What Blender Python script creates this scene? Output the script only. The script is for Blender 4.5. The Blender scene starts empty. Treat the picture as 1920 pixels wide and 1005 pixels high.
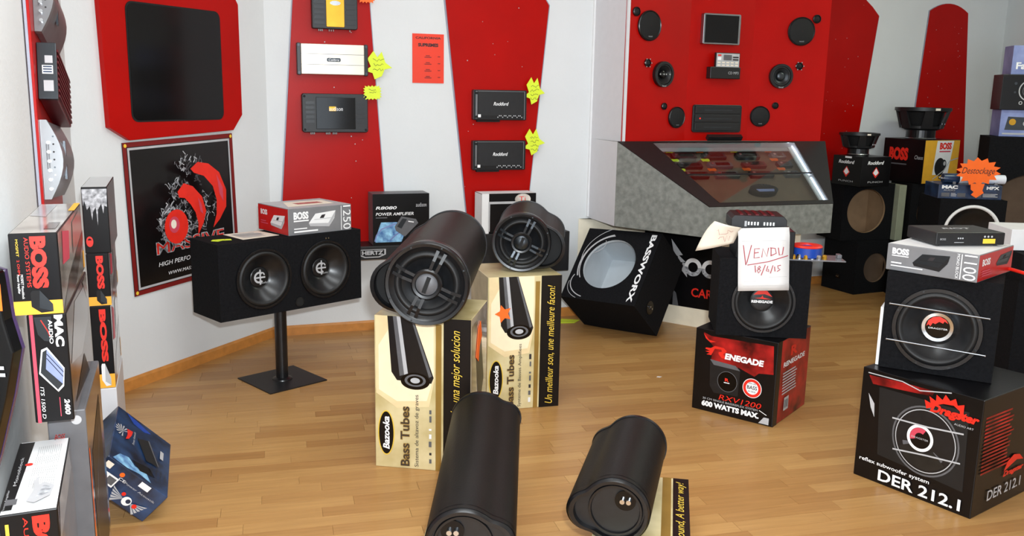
import bpy, bmesh, math, random
from mathutils import Matrix, Vector
random.seed(7)
S = bpy.context.scene
COL = S.collection
R = math.radians
# ------------------------------------------------------------------ camera
PITCH, ROLL, FPX = R(11.2), 0.019, 1680.0
cam = bpy.data.cameras.new('camera')
cam.sensor_width = 36.0
cam.lens = FPX / 1920 * 36.0
cam.clip_start = 0.05
camo = bpy.data.objects.new('camera', cam)
COL.objects.link(camo)
fw = Vector((0, math.cos(PITCH), -math.sin(PITCH)))
up = Vector((0, math.sin(PITCH), math.cos(PITCH)))
xr = Vector((1, 0, 0))
rt = math.cos(ROLL) * xr + math.sin(ROLL) * up
u2 = -math.sin(ROLL) * xr + math.cos(ROLL) * up
camo.matrix_world = Matrix(((rt.x, u2.x, -fw.x, 0), (rt.y, u2.y, -fw.y, 0), (rt.z, u2.z, -fw.z, 1.5), (0, 0, 0, 1)))
S.camera = camo
# ------------------------------------------------------------------ world, lights, exposure
w = bpy.data.worlds.new('world')
S.world = w
w.use_nodes = True
w.node_tree.nodes['Background'].inputs[0].default_value = (0.85, 0.92, 1.0, 1)
w.node_tree.nodes['Background'].inputs[1].default_value = 0.6
def area(name, loc, aim, sx, sy, power, col):
    l = bpy.data.lights.new(name, 'AREA'); l.shape = 'RECTANGLE'; l.size = sx; l.size_y = sy
    l.energy = power; l.color = col
    o = bpy.data.objects.new(name, l); COL.objects.link(o); o.location = loc
    d = Vector(aim) - Vector(loc)
    o.rotation_euler = d.to_track_quat('-Z', 'Y').to_euler()
    return o
area('assumed_daylight', (0.9, -2.35, 1.55), (0.9, 4.0, 1.0), 4.4, 2.0, 104, (0.86, 0.98, 1.1))  # large added area light; daylight from behind the viewer is assumed, its source unseen
area('ceiling_fill_front', (0.0, 2.5, 2.92), (0.0, 2.5, 0), 1.6, 0.5, 37, (0.93, 0.99, 1.02))  # added fill light, unseen, brightens the near half of the room
area('ceiling_fill_back', (0.2, 4.3, 2.92), (0.2, 4.3, 0), 1.6, 0.5, 13, (0.93, 0.99, 1.02))  # weaker unseen fill, added overhead for the back of the room
area('assumed_lamp_right', (3.3, 5.2, 2.92), (3.3, 5.2, 0), 1.2, 0.3, 20, (0.88, 1.0, 0.80))  # unseen lamp, assumed from the greenish light on the right side
area('camera_flash', (0.06, -0.02, 1.66), (0.0, 4.5, 0.75), 0.09, 0.05, 104, (0.94, 1.0, 1.04))
vs = S.view_settings
vs.view_transform = 'Standard'; vs.look = 'None'; vs.gamma = 1.0; vs.use_curve_mapping = False
vs.exposure = 0.0

# ------------------------------------------------------------------ materials
def lin(c):
    c = c / 255.0
    return c / 12.92 if c <= 0.04045 else ((c + 0.055) / 1.055) ** 2.4
MATS = {}
def mat(name, rgb, rough=0.5, metal=0.0, var=0.05, scale=18.0, bump=0.0, bscale=150.0, coat=0.0, spec=0.5, emit=0.0, trans=0.0, alpha=1.0, spread=None):
    m = bpy.data.materials.new(name); m.use_nodes = True
    nt = m.node_tree; b = nt.nodes['Principled BSDF']
    c = tuple(lin(x) for x in rgb)
    tc = nt.nodes.new('ShaderNodeTexCoord')
    nz = nt.nodes.new('ShaderNodeTexNoise'); nz.inputs['Scale'].default_value = scale; nz.inputs['Detail'].default_value = 4
    nt.links.new(tc.outputs['Object'], nz.inputs['Vector'])
    rp = nt.nodes.new('ShaderNodeValToRGB')
    rp.color_ramp.elements[0].position = 0.3; rp.color_ramp.elements[1].position = 0.7
    c2 = tuple(lin(x) for x in spread) if spread else c
    rp.color_ramp.elements[0].color = (*[max(0, x * (1 - var)) for x in c], 1)
    rp.color_ramp.elements[1].color = (*[min(1, x * (1 + var)) for x in c2], 1)
    nt.links.new(nz.outputs['Fac'], rp.inputs['Fac'])
    nt.links.new(rp.outputs['Color'], b.inputs['Base Color'])
    b.inputs['Roughness'].default_value = rough; b.inputs['Metallic'].default_value = metal
    b.inputs['Specular IOR Level'].default_value = spec
    b.inputs['Coat Weight'].default_value = coat; b.inputs['Coat Roughness'].default_value = 0.12
    b.inputs['Transmission Weight'].default_value = trans; b.inputs['Alpha'].default_value = alpha
    if emit:
        b.inputs['Emission Color'].default_value = (*c, 1); b.inputs['Emission Strength'].default_value = emit
    if bump:
        n2 = nt.nodes.new('ShaderNodeTexNoise'); n2.inputs['Scale'].default_value = bscale; n2.inputs['Detail'].default_value = 3
        bp = nt.nodes.new('ShaderNodeBump'); bp.inputs['Strength'].default_value = bump; bp.inputs['Distance'].default_value = 0.004
        nt.links.new(tc.outputs['Object'], n2.inputs['Vector']); nt.links.new(n2.outputs['Fac'], bp.inputs['Height'])
        nt.links.new(bp.outputs['Normal'], b.inputs['Normal'])
    MATS[name] = m
    return m
mat('wall_paint', (220, 222, 222), 0.85, var=0.02, scale=3, bump=0.25, bscale=60)
mat('ceiling_paint', (235, 235, 233), 0.9, var=0.02)
mat('red_paint', (172, 9, 4), 0.32, spec=0.16, var=0.06, scale=4, bump=0.05)
mat('red_edge', (120, 18, 18), 0.5)
mat('pvc_edge', (150, 150, 165), 0.4)
mat('base_wood', (196, 130, 62), 0.4, var=0.12, scale=25)
mat('carpet_black', (20, 20, 22), 0.95, var=0.35, scale=90, bump=0.5, bscale=420, spec=0.12)
mat('carpet_grey', (128, 130, 124), 0.95, var=0.22, scale=30, bump=0.6, bscale=260, spec=0.15)
mat('mdf', (158, 128, 96), 0.8, var=0.12, scale=12)
mat('mdf_brown', (118, 96, 76), 0.85, var=0.1, scale=12)
mat('paper_lining', (208, 214, 218), 0.8, var=0.06, scale=6)
mat('black_plastic', (16, 16, 18), 0.32, var=0.2, scale=60)
mat('black_satin', (20, 20, 22), 0.45, var=0.25, scale=40)
mat('black_gloss', (8, 8, 9), 0.12, var=0.1, spec=0.3)
mat('black_matt', (10, 10, 11), 0.8, var=0.2)
mat('rubber', (17, 17, 18), 0.55, var=0.2)
mat('cone_black', (22, 23, 25), 0.3, var=0.25, scale=30)
mat('chrome', (205, 208, 212), 0.18, metal=1.0, var=0.04)
mat('steel', (150, 152, 156), 0.3, metal=1.0, var=0.06)
mat('steel_dark', (70, 74, 78), 0.35, metal=0.9, var=0.1)
mat('alu_champagne', (205, 196, 180), 0.34, metal=0.85, var=0.05, scale=6)
mat('alu_gold', (205, 155, 50), 0.3, metal=0.8, var=0.08)
mat('silver_paint', (128, 129, 131), 0.3, metal=0.4, var=0.05)
mat('silver_dark', (118, 116, 118), 0.32, metal=0.5, var=0.1)
mat('tube_brown', (13, 9, 7), 0.5, spec=0.3, var=0.3, scale=14, bump=0.15, bscale=120)
mat('screen_glass', (20, 19, 19), 0.1, var=0.05, spec=0.3)
mat('glass', (235, 245, 245), 0.03, var=0.0, trans=1.0)
mat('cream', (244, 234, 210), 0.6, var=0.04)
mat('white_lam', (212, 210, 212), 0.5, var=0.02)
mat('white_card', (232, 232, 232), 0.6, var=0.03)
mat('grey_card', (122, 122, 124), 0.35, var=0.1, scale=9)
mat('light_grey', (182, 182, 184), 0.45, var=0.06)
mat('mid_grey', (92, 92, 95), 0.45, var=0.12)
mat('black_card', (11, 10, 12), 0.3, var=0.25, scale=10, spec=0.35)
mat('dark_red_card', (38, 8, 9), 0.32, var=0.4, scale=9, spec=0.35, spread=(165, 30, 28))
mat('red_card', (190, 24, 22), 0.35, var=0.08)
mat('print_red', (226, 42, 28), 0.4, var=0.08)
mat('print_white', (240, 240, 240), 0.5, var=0.02)
mat('print_yellow', (240, 200, 60), 0.5, var=0.03)
mat('print_orange', (245, 175, 50), 0.45, var=0.04)
mat('print_pink', (205, 70, 90), 0.4)
mat('print_blue', (40, 100, 200), 0.35, var=0.5, scale=22, spread=(140, 190, 240))
mat('navy_card', (24, 32, 52), 0.3, var=0.4, scale=14, spread=(34, 58, 92), coat=0.3)
mat('lavender_card', (100, 116, 175), 0.35, var=0.12, scale=5, spread=(150, 160, 205))
mat('gold_card', (186, 166, 108), 0.3, var=0.1, scale=5, spread=(222, 208, 166), coat=0.2)
mat('gold_dark', (140, 108, 48), 0.3, var=0.2, scale=6)
mat('glow_cream', (246, 228, 192), 0.35, var=0.04)
mat('halo', (232, 208, 160), 0.3, var=0.06, coat=0.2)
mat('gold_text', (226, 190, 70), 0.4)
mat('yellow_card', (232, 172, 48), 0.4, var=0.06)
mat('fluo_yellow', (222, 240, 50), 0.6, var=0.03)
mat('fluo_orange', (255, 106, 18), 0.6, var=0.03)
mat('notice_red', (236, 62, 36), 0.3, var=0.06, scale=4)
mat('ink', (40, 34, 36), 0.7)
mat('ink_red', (168, 36, 56), 0.7)
mat('paper', (226, 224, 222), 0.8, var=0.02)
mat('paper_warm', (236, 224, 206), 0.8, var=0.03)
mat('film', (150, 132, 118), 0.12, var=0.35, scale=7, spread=(205, 198, 190), coat=0.8)
mat('film_dark', (60, 48, 42), 0.12, var=0.5, scale=9, spread=(120, 96, 80), coat=0.8)
mat('film_grey', (176, 176, 178), 0.2, var=0.15, scale=5, coat=0.6)
mat('maroon', (92, 18, 26), 0.35, metal=0.3, var=0.12)
mat('smoke_grey', (120, 122, 126), 0.5, var=0.3, scale=60, spread=(190, 192, 196))
mat('banner', (14, 13, 14), 0.3, var=0.35, scale=7, coat=0.2)
mat('led', (225, 235, 255), 0.4, emit=6.0)
mat('red_led', (255, 30, 20), 0.4, emit=3.0)
mat('blue_plastic', (34, 70, 160), 0.25, var=0.06)
mat('clear_grey', (120, 120, 124), 0.15, var=0.15)
mat('white_glow', (236, 240, 252), 0.15, var=0.03, coat=0.6)
mat('magenta', (60, 44, 78), 0.2, var=0.2, coat=0.5)
mat('sage_board', (150, 154, 132), 0.7, var=0.05)
# laminate: tone differs from strip to strip, grain runs along the strip
def wood():
    m = bpy.data.materials.new('laminate'); m.use_nodes = True; nt = m.node_tree; N = nt.nodes.new; L = nt.links.new
    b = nt.nodes['Principled BSDF']
    tc = N('ShaderNodeTexCoord'); oi = N('ShaderNodeObjectInfo'); ge = N('ShaderNodeNewGeometry')
    ad = N('ShaderNodeMath'); ad.operation = 'ADD'; fr = N('ShaderNodeMath'); fr.operation = 'FRACT'
    L(oi.outputs['Random'], ad.inputs[0]); L(ge.outputs['Random Per Island'], ad.inputs[1]); L(ad.outputs[0], fr.inputs[0])
    mp = N('ShaderNodeMapping'); mp.inputs['Scale'].default_value = (1.6, 26, 1)
    cb = N('ShaderNodeCombineXYZ'); L(fr.outputs[0], cb.inputs[0]); L(fr.outputs[0], cb.inputs[1])
    sc = N('ShaderNodeVectorMath'); sc.operation = 'SCALE'; sc.inputs['Scale'].default_value = 40; L(cb.outputs[0], sc.inputs[0])
    va = N('ShaderNodeVectorMath'); va.operation = 'ADD'
    L(tc.outputs['Object'], mp.inputs['Vector']); L(mp.outputs[0], va.inputs[0]); L(sc.outputs[0], va.inputs[1])
    nz = N('ShaderNodeTexNoise'); nz.inputs['Scale'].default_value = 2.2; nz.inputs['Detail'].default_value = 6; nz.inputs['Distortion'].default_value = 0.5
    L(va.outputs[0], nz.inputs['Vector'])
    r1 = N('ShaderNodeValToRGB'); e = r1.color_ramp.elements
    e[0].color = (lin(168), lin(122), lin(71), 1); e[1].color = (lin(190), lin(146), lin(90), 1)
    L(fr.outputs[0], r1.inputs['Fac'])
    r2 = N('ShaderNodeValToRGB'); e = r2.color_ramp.elements; e[0].position = 0.3; e[1].position = 0.7
    e[0].color = (0.86, 0.83, 0.78, 1); e[1].color = (1.05, 1.04, 1.02, 1); L(nz.outputs['Fac'], r2.inputs['Fac'])
    mx = N('ShaderNodeMix'); mx.data_type = 'RGBA'; mx.blend_type = 'MULTIPLY'; mx.inputs['Factor'].default_value = 1
    L(r1.outputs['Color'], mx.inputs['A']); L(r2.outputs['Color'], mx.inputs['B']); L(mx.outputs['Result'], b.inputs['Base Color'])
    b.inputs['Roughness'].default_value = 0.34; b.inputs['Specular IOR Level'].default_value = 0.45
    MATS['laminate'] = m
wood()

# ------------------------------------------------------------------ mesh helpers
def frame(O, U, V, N):
    O, U, V, N = map(Vector, (O, U, V, N))
    return Matrix(((U.x, V.x, N.x, O.x), (U.y, V.y, N.y, O.y), (U.z, V.z, N.z, O.z), (0, 0, 0, 1)))
def place(x, y, z, yaw=0.0):
    return Matrix.Translation((x, y, z)) @ Matrix.Rotation(R(yaw), 4, 'Z')
class MB:
    def __init__(s): s.v = []; s.f = []; s.m = []
    def add(s, vs, fs, m=0, T=None):
        k = len(s.v)
        for p in vs:
            p = Vector(p)
            s.v.append(T @ p if T else p)
        for f in fs: s.f.append([k + i for i in f]); s.m.append(m)
        return s
    def box(s, a, b, m=0, T=None):
        x0, y0, z0 = a; x1, y1, z1 = b
        return s.add([(x0, y0, z0), (x1, y0, z0), (x1, y1, z0), (x0, y1, z0), (x0, y0, z1), (x1, y0, z1), (x1, y1, z1), (x0, y1, z1)],
                     [(0, 3, 2, 1), (4, 5, 6, 7), (0, 1, 5, 4), (1, 2, 6, 5), (2, 3, 7, 6), (3, 0, 4, 7)], m, T)
    def prism(s, pts, z0, z1, m=0, T=None):
        n = len(pts)
        ar = sum(pts[i][0] * pts[(i + 1) % n][1] - pts[(i + 1) % n][0] * pts[i][1] for i in range(n))
        if ar < 0: pts = pts[::-1]
        vs = [(x, y, z0) for x, y in pts] + [(x, y, z1) for x, y in pts]
        fs = [tuple(range(n - 1, -1, -1)), tuple(range(n, 2 * n))] + [(i, (i + 1) % n, n + (i + 1) % n, n + i) for i in range(n)]
        return s.add(vs, fs, m, T)
    def lathe(s, prof, n=40, m=0, T=None, ex=1.0, ey=1.0):
        vs = []; fs = []
        for r, z in prof:
            for i in range(n):
                a = 2 * math.pi * i / n
                vs.append((r * math.cos(a) * ex, r * math.sin(a) * ey, z))
        for j in range(len(prof) - 1):
            for i in range(n):
                k = (i + 1) % n
                fs.append((j * n + i, j * n + k, (j + 1) * n + k, (j + 1) * n + i))
        return s.add(vs, fs, m, T)
    def disc(s, r, z, n=40, m=0, T=None): return s.add([(r * math.cos(2 * math.pi * i / n), r * math.sin(2 * math.pi * i / n), z) for i in range(n)], [tuple(range(n))], m, T)
    def cyl(s, r, z0, z1, n=24, m=0, T=None): return s.lathe([(r, z0), (r, z1)], n, m, T).disc(r, z1, n, m, T).disc(r, z0, n, m, T)
    def tube(s, path, r, n=8, m=0, T=None):
        path = [Vector(p) for p in path]; vs = []; fs = []
        for j, p in enumerate(path):
            t = (path[min(j + 1, len(path) - 1)] - path[max(j - 1, 0)]).normalized()
            a = t.cross(Vector((0, 0, 1)) if abs(t.z) < 0.9 else Vector((1, 0, 0))).normalized(); b = t.cross(a)
            for i in range(n):
                q = 2 * math.pi * i / n; vs.append(p + a * r * math.cos(q) + b * r * math.sin(q))
        for j in range(len(path) - 1):
            for i in range(n):
                k = (i + 1) % n; fs.append((j * n + i, j * n + k, (j + 1) * n + k, (j + 1) * n + i))
        fs.append(tuple(range(n))); fs.append(tuple(range((len(path) - 1) * n, len(path) * n)))
        return s.add(vs, fs, m, T)
    def holed(s, x0, y0, x1, y1, cx, cy, r, t, m=0, mw=0, T=None, n=48):
        """rectangle (front at z=0) with a round hole; hole wall runs back to z=-t"""
        A = [2 * math.pi * i / n for i in range(n)] + [math.atan2(y - cy, x - cx) % (2 * math.pi) for x in (x0, x1) for y in (y0, y1)]
        A = sorted(set(round(a, 6) for a in A)); vs = []; fs = []; k = len(A)
        for a in A:
            c, q = math.cos(a), math.sin(a)
            tx = ((x1 - cx) / c if c > 0 else (x0 - cx) / c) if abs(c) > 1e-9 else 1e9
            ty = ((y1 - cy) / q if q > 0 else (y0 - cy) / q) if abs(q) > 1e-9 else 1e9
            d = min(tx, ty)
            vs += [(cx + r * c, cy + r * q, 0), (cx + d * c, cy + d * q, 0), (cx + r * c, cy + r * q, -t)]
        for i in range(k):
            j = (i + 1) % k; fs.append((3 * i, 3 * i + 1, 3 * j + 1, 3 * j))
        s.add(vs, fs, m, T)
        return s.add(vs, [(3 * i, 3 * ((i + 1) % k), 3 * ((i + 1) % k) + 2, 3 * i + 2) for i in range(k)], mw, T)
    def build(s, name, mats, parent=None, T=None, bevel=0.0, smooth=0.0):
        me = bpy.data.meshes.new(name); me.from_pydata([tuple(p) for p in s.v], [], s.f)
        if isinstance(mats, str): mats = [mats]
        for q in mats: me.materials.append(MATS[q])
        me.polygons.foreach_set('material_index', s.m)
        if bevel:
            bm = bmesh.new(); bm.from_mesh(me)
            bmesh.ops.remove_doubles(bm, verts=bm.verts, dist=1e-5)
            ed = [e for e in bm.edges if len(e.link_faces) == 2 and e.calc_face_angle(0) > 0.6]
            bmesh.ops.bevel(bm, geom=ed, offset=bevel, segments=2, affect='EDGES', profile=0.5)
            bm.to_mesh(me); bm.free()
        me.update()
        if smooth:
            for p in me.polygons: p.use_smooth = True
            me.set_sharp_from_angle(angle=R(smooth))
        o = bpy.data.objects.new(name, me); COL.objects.link(o)
        if parent: o.parent = parent
        if T is not None: o.matrix_basis = T
        return o
def tag(o, label, cat, group=None):
    o['label'] = label; o['category'] = cat
    if group: o['group'] = group
    return o
def thing(name, label, cat, T=None, group=None):
    o = bpy.data.objects.new(name, None); COL.objects.link(o); o.empty_display_size = 0.05
    if T is not None: o.matrix_basis = T
    return tag(o, label, cat, group)
def struct(o): o['kind'] = 'structure'; return o

_T = {}
def textmesh(t, shear=0.0, bold=0.0):
    k = (t, shear, bold)
    if k not in _T:
        c = bpy.data.curves.new('lettering', 'FONT'); c.body = t; c.shear = shear; c.offset = bold; c.align_x = 'LEFT'; c.resolution_u = 3
        o = bpy.data.objects.new('lettering', c); COL.objects.link(o)
        dg = bpy.context.evaluated_depsgraph_get(); me = o.evaluated_get(dg).to_mesh()
        vs = [(p.co.x, p.co.y) for p in me.vertices]; fs = [tuple(p.vertices) for p in me.polygons]
        o.evaluated_get(dg).to_mesh_clear(); bpy.data.objects.remove(o); bpy.data.curves.remove(c)
        x0 = min(v[0] for v in vs); x1 = max(v[0] for v in vs); y0 = min(v[1] for v in vs); y1 = max(v[1] for v in vs)
        _T[k] = ([((x - x0) / (x1 - x0), (y - y0) / (y1 - y0)) for x, y in vs], fs)
    return _T[k]
class Print:
    """flat print on a face: F = (frame, width, height); coordinates run 0..1 over the face"""
    def __init__(s, root, F, name, label=None):
        s.root = root; s.M, s.w, s.h = F; s.name = name; s.label = label; s.mb = MB(); s.mats = []; s.k = 0
    def mi(s, m):
        if m not in s.mats: s.mats.append(m)
        return s.mats.index(m)
    def z(s): s.k += 1; return 0.0004 + 0.00025 * s.k
    def poly(s, pts, m):
        z = s.z(); n = len(pts)
        ar = sum(pts[i][0] * pts[(i + 1) % n][1] - pts[(i + 1) % n][0] * pts[i][1] for i in range(n))
        if ar < 0: pts = pts[::-1]
        s.mb.add([(u * s.w, v * s.h, z) for u, v in pts], [tuple(range(n))], s.mi(m)); return s
    def rect(s, a, b, c, d, m): return s.poly([(a, b), (c, b), (c, d), (a, d)], m)
    def disc(s, u, v, r, m, r0=0.0, sx=1.0, n=36, a0=0, a1=360):
        z = s.z(); vs = []; fs = []
        for i in range(n + 1):
            a = R(a0 + (a1 - a0) * i / n)
            for q in (r0, r): vs.append((u * s.w + q * s.h * math.cos(a) * sx, v * s.h + q * s.h * math.sin(a), z))
        for i in range(n): fs.append((2 * i, 2 * i + 1, 2 * i + 3, 2 * i + 2))
        s.mb.add(vs, fs, s.mi(m)); return s
    def text(s, t, a, b, c, d, m, rot=0, shear=0.0, bold=0.0):
        vs, fs = textmesh(t, shear, bold); z = s.z(); out = []
        for x, y in vs:
            if rot == 0: u, v = a + x * (c - a), b + y * (d - b)
            elif rot == 90: u, v = a + (1 - y) * (c - a), b + x * (d - b)
            else: u, v = a + y * (c - a), d - x * (d - b)
            out.append((u * s.w, v * s.h, z))
        s.mb.add(out, fs, s.mi(m)); return s
    def stroke(s, pts, wd, m):
        z = s.z(); P = [Vector((u * s.w, v * s.h)) for u, v in pts]; vs = []; fs = []
        for i, p in enumerate(P):
            t = (P[min(i + 1, len(P) - 1)] - P[max(i - 1, 0)]).normalized(); q = Vector((-t.y, t.x)) * wd / 2
            vs += [(p.x + q.x, p.y + q.y, z), (p.x - q.x, p.y - q.y, z)]
        for i in range(len(P) - 1): fs.append((2 * i, 2 * i + 1, 2 * i + 3, 2 * i + 2))
        s.mb.add(vs, fs, s.mi(m)); return s
    def scribble(s, a, b, c, d, m, n=14, wd=0.002):
        pts = []
        for i in range(n):
            pts.append((a + (c - a) * (i + random.uniform(-.4, .9)) / n, b + (d - b) * random.random()))
        return s.stroke(pts, wd, m)
    def lines(s, a, b, c, d, n, m, ragged=0.3):
        for i in range(n):
            y0 = d - (d - b) * (i + 0.15) / n; y1 = d - (d - b) * (i + 0.65) / n
            s.rect(a, y1, c - (c - a) * ragged * random.random(), y0, m)
        return s
    def done(s):
        o = s.mb.build(s.name, s.mats, s.root, s.M)
        if s.name in ('print', 'panel_marks', 'lettering', 'emblem', 'screw_marks', 'text_lines', 'printed_rules', 'handwriting'): o['kind'] = 'stuff'
        if s.label: o['label'] = s.label
        return o
def faces(W, D, H):
    return {'front': (frame((0, 0, 0), (1, 0, 0), (0, 0, 1), (0, -1, 0)), W, H),
            'right': (frame((W, 0, 0), (0, 1, 0), (0, 0, 1), (1, 0, 0)), D, H),
            'left': (frame((0, D, 0), (0, -1, 0), (0, 0, 1), (-1, 0, 0)), D, H),
            'top': (frame((0, 0, H), (1, 0, 0), (0, 1, 0), (0, 0, 1)), W, D),
            'back': (frame((W, D, 0), (-1, 0, 0), (0, 0, 1), (0, 1, 0)), W, H)}
def carton(name, label, T, W, D, H, mats, cat='box', group=None, bevel=0.003):
    """mats: front, right, back, left, top, bottom"""
    t = thing(name, label, cat, T, group)
    if isinstance(mats, str): mats = [mats] * 6
    u = []; [u.append(q) for q in mats if q not in u]
    mb = MB(); i = [u.index(q) for q in mats]
    v = [(0, 0, 0), (W, 0, 0), (W, D, 0), (0, D, 0), (0, 0, H), (W, 0, H), (W, D, H), (0, D, H)]
    for f, k in (((0, 1, 5, 4), 0), ((1, 2, 6, 5), 1), ((2, 3, 7, 6), 2), ((3, 0, 4, 7), 3), ((4, 5, 6, 7), 4), ((0, 3, 2, 1), 5)):
        mb.f.append(list(f)); mb.m.append(i[k])
    mb.v = [Vector(p) for p in v]
    mb.build('carton', u, t, bevel=bevel)
    t['size'] = (W, D, H)
    return t, faces(W, D, H)
def cabinet(t, W, D, H, holes, th=0.018, mo='carpet_black', mi='mdf', bevel=0.0):
    mb = MB()
    mb.add([(0, 0, 0), (W, 0, 0), (W, D, 0), (0, D, 0), (0, 0, H), (W, 0, H), (W, D, H), (0, D, H)],
           [(1, 2, 6, 5), (2, 3, 7, 6), (3, 0, 4, 7), (4, 5, 6, 7), (0, 3, 2, 1)], 0)
    Fm = faces(W, D, H)['front'][0]
    n = len(holes)
    for i, (cx, cz, r) in enumerate(holes):
        mb.holed(W * i / n, 0, W * (i + 1) / n, H, cx, cz, r, th, 0, 1, Fm)
    a, b, c, d, e = th, th, W - th, D - th, H - th
    mb.add([(a, b, a), (c, b, a), (c, d, a), (a, d, a), (a, b, e), (c, b, e), (c, d, e), (a, d, e)],
           [(5, 6, 2, 1), (6, 7, 3, 2), (7, 4, 0, 3), (7, 6, 5, 4), (1, 2, 3, 0)], 1)
    return mb.build('cabinet_shell', [mo, mi], t)
def speaker(parent, M, rad, depth, ring=0.1, cap=0.3, m_ring='black_plastic', m_cone='cone_black', m_cap='cone_black', m_sur='rubber', dome=0.35, bolts=8):
    r = rad
    fr_ = MB().lathe([(r, 0), (r, .007), (r * .985, .01), (r * (1 - ring), .01), (r * (1 - ring) - .003, .002)], 56).build('frame_ring', m_ring, parent, M, smooth=40)
    ri = r * (1 - ring); ro = ri - .16 * r
    MB().lathe([(ri + (ro - ri) * k / 8, .004 + .055 * r * math.sin(math.pi * k / 8)) for k in range(9)], 56).build('surround', m_sur, parent, M, smooth=60)
    MB().lathe([(ro, .004), (ro * .8, -depth * .42), (ro * .55, -depth * .8), (r * cap * .98, -depth), (0.001, -depth - .002)], 56).build('cone', m_cone, parent, M, smooth=60)
    rc = r * cap
    MB().lathe([(rc, -depth), (rc, -depth + .006)] + [(rc * math.cos(a * math.pi / 16) * .97 + .0005, -depth + .006 + rc * dome * math.sin(a * math.pi / 16)) for a in range(0, 9)], 40).build('dust_cap', m_cap, parent, M, smooth=50)
    for i in range(bolts):
        a = 2 * math.pi * (i + .5) / bolts
        MB().cyl(r * .02, .008, .0125, 8).build('screw', 'steel_dark', fr_, Matrix.Translation((r * (1 - ring / 2) * math.cos(a), r * (1 - ring / 2) * math.sin(a), 0)))
    return -depth + .006 + rc * dome
def at(F, u, v, dz=0.0): return F[0] @ Matrix.Translation((u * F[1], v * F[2], dz))
def card(name, label, M, pts, th, m, cat, group=None, ink=None):
    """thin card: outline in metres on its own plane, lettering as a part"""
    t = thing(name, label, cat, M, group)
    MB().prism(pts, 0, th).build('card', m, t)
    return t

# ------------------------------------------------------------------ setting
HT = 2.95
def wall_panel(name, p, q, z0=0.0, z1=HT, th=0.12, m='wall_paint', side=1):
    p = Vector((*p, 0)); q = Vector((*q, 0)); d = q - p; L = d.length; d.normalize(); n = Vector((-d.y, d.x, 0)) * side
    M = frame(p + Vector((0, 0, z0)), d, n, (0, 0, 1)) if side > 0 else frame(p + Vector((0, 0, z0)), d, n, (0, 0, 1))
    mb = MB(); mb.box((0, 0, 0), (L, th, z1 - z0))
    if side < 0: mb.f = [f[::-1] for f in mb.f]
    return struct(mb.build(name, m, None, M))
P_CAM = (-0.56, 0.32); P_LA = (-1.99, 4.05); P_AB = (-1.444, 5.292); P_BR = (2.08, 6.547); P_RB0 = (2.08, 6.994); P_RC = (4.183, 7.94); P_R0 = (4.45, -2.5)
wall_panel('wall_left', P_CAM, P_LA)
wall_panel('wall_angled', P_LA, P_AB)
wall_panel('wall_back', P_AB, P_BR)
wall_panel('wall_return', P_BR, P_RB0)
wall_panel('wall_back_right', P_RB0, P_RC)
wall_panel('wall_right', P_RC, P_R0)
wall_panel('wall_left_return', (-2.4, 0.32), P_CAM)
wall_panel('wall_left_front', (-2.4, -2.5), (-2.4, 0.32))
for nm, a, b, z0, z1 in (('wall_front_sill', P_R0, (-2.4, -2.5), 0, 0.5), ('wall_front_head', P_R0, (-2.4, -2.5), 2.6, HT),
                         ('wall_front_pier_right', P_R0, (3.2, -2.5), 0.5, 2.6), ('wall_front_pier_left', (-1.4, -2.5), (-2.4, -2.5), 0.5, 2.6)):
    wall_panel(nm, a, b, z0, z1)  # unseen front wall; the window opening between these pieces is assumed
MB().box((-2.6, -2.7, HT), (4.7, 8.3, HT + .1)).build('ceiling', 'ceiling_paint')['kind'] = 'structure'
# assumed window frame, added unseen behind the camera to go with the daylight
wf = thing('assumed_window_1', 'assumed window behind the viewer, added and unseen', 'window', Matrix.Translation((-1.4, -2.5, 0.5))); del wf['category']; wf['kind'] = 'structure'
for x in (0, 1.51, 3.02, 4.55): MB().box((x, -.06, 0), (x + .05, 0, 2.1)).build('assumed_mullion', 'white_lam', wf)
# floor: strips of laminate
fl = struct(MB().box((-2.6, -2.7, -.08), (4.7, 8.3, -.005)).build('floor', 'laminate'))
PA = R(15)
PD = Vector((math.cos(PA), math.sin(PA))); PN = Vector((-math.sin(PA), math.cos(PA)))
SW = 0.072; lens = (0.36, 0.47, 0.58, 0.7); cells = []
for row in range(-60, 130):
    pos = -3.5 - random.random() * .7
    while pos < 7.2:
        k = random.randrange(4); cells.append((row, pos, k)); pos += lens[k]
def inside(p): return -2.55 < p.x < 4.6 and -2.6 < p.y < 8.2
shared = [MB().box((.0006, .0006, -.005), (l - .0006, SW - .0006, 0)) for l in lens]
cand = []; rest = MB()
for row, pos, k in cells:
    o = PD * pos + PN * (row * SW); c = o + PD * (lens[k] / 2)
    if not inside(c): continue
    M = Matrix.Translation((o.x, o.y, 0)) @ Matrix.Rotation(PA, 4, 'Z')
    if c.y > 2.5 and abs(c.x - .02 * c.y) < .56 * c.y + .15 and c.x < 2.6 and c.x > -1.9: cand.append((c.length, M, k))
    else: rest.add(shared[k].v, shared[k].f, 0, M)
cand.sort(key=lambda q: q[0])
pm = {}
for i, (d, M, k) in enumerate(cand):
    if i < 300:
        if k not in pm:
            o = shared[k].build('plank', 'laminate', fl, M); pm[k] = o
        else:
            o = pm[k].copy(); COL.objects.link(o); o.parent = fl; o.matrix_basis = M
    else: rest.add(shared[k].v, shared[k].f, 0, M)
rs = rest.build('far_planks', 'laminate', fl); rs['kind'] = 'stuff'
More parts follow.
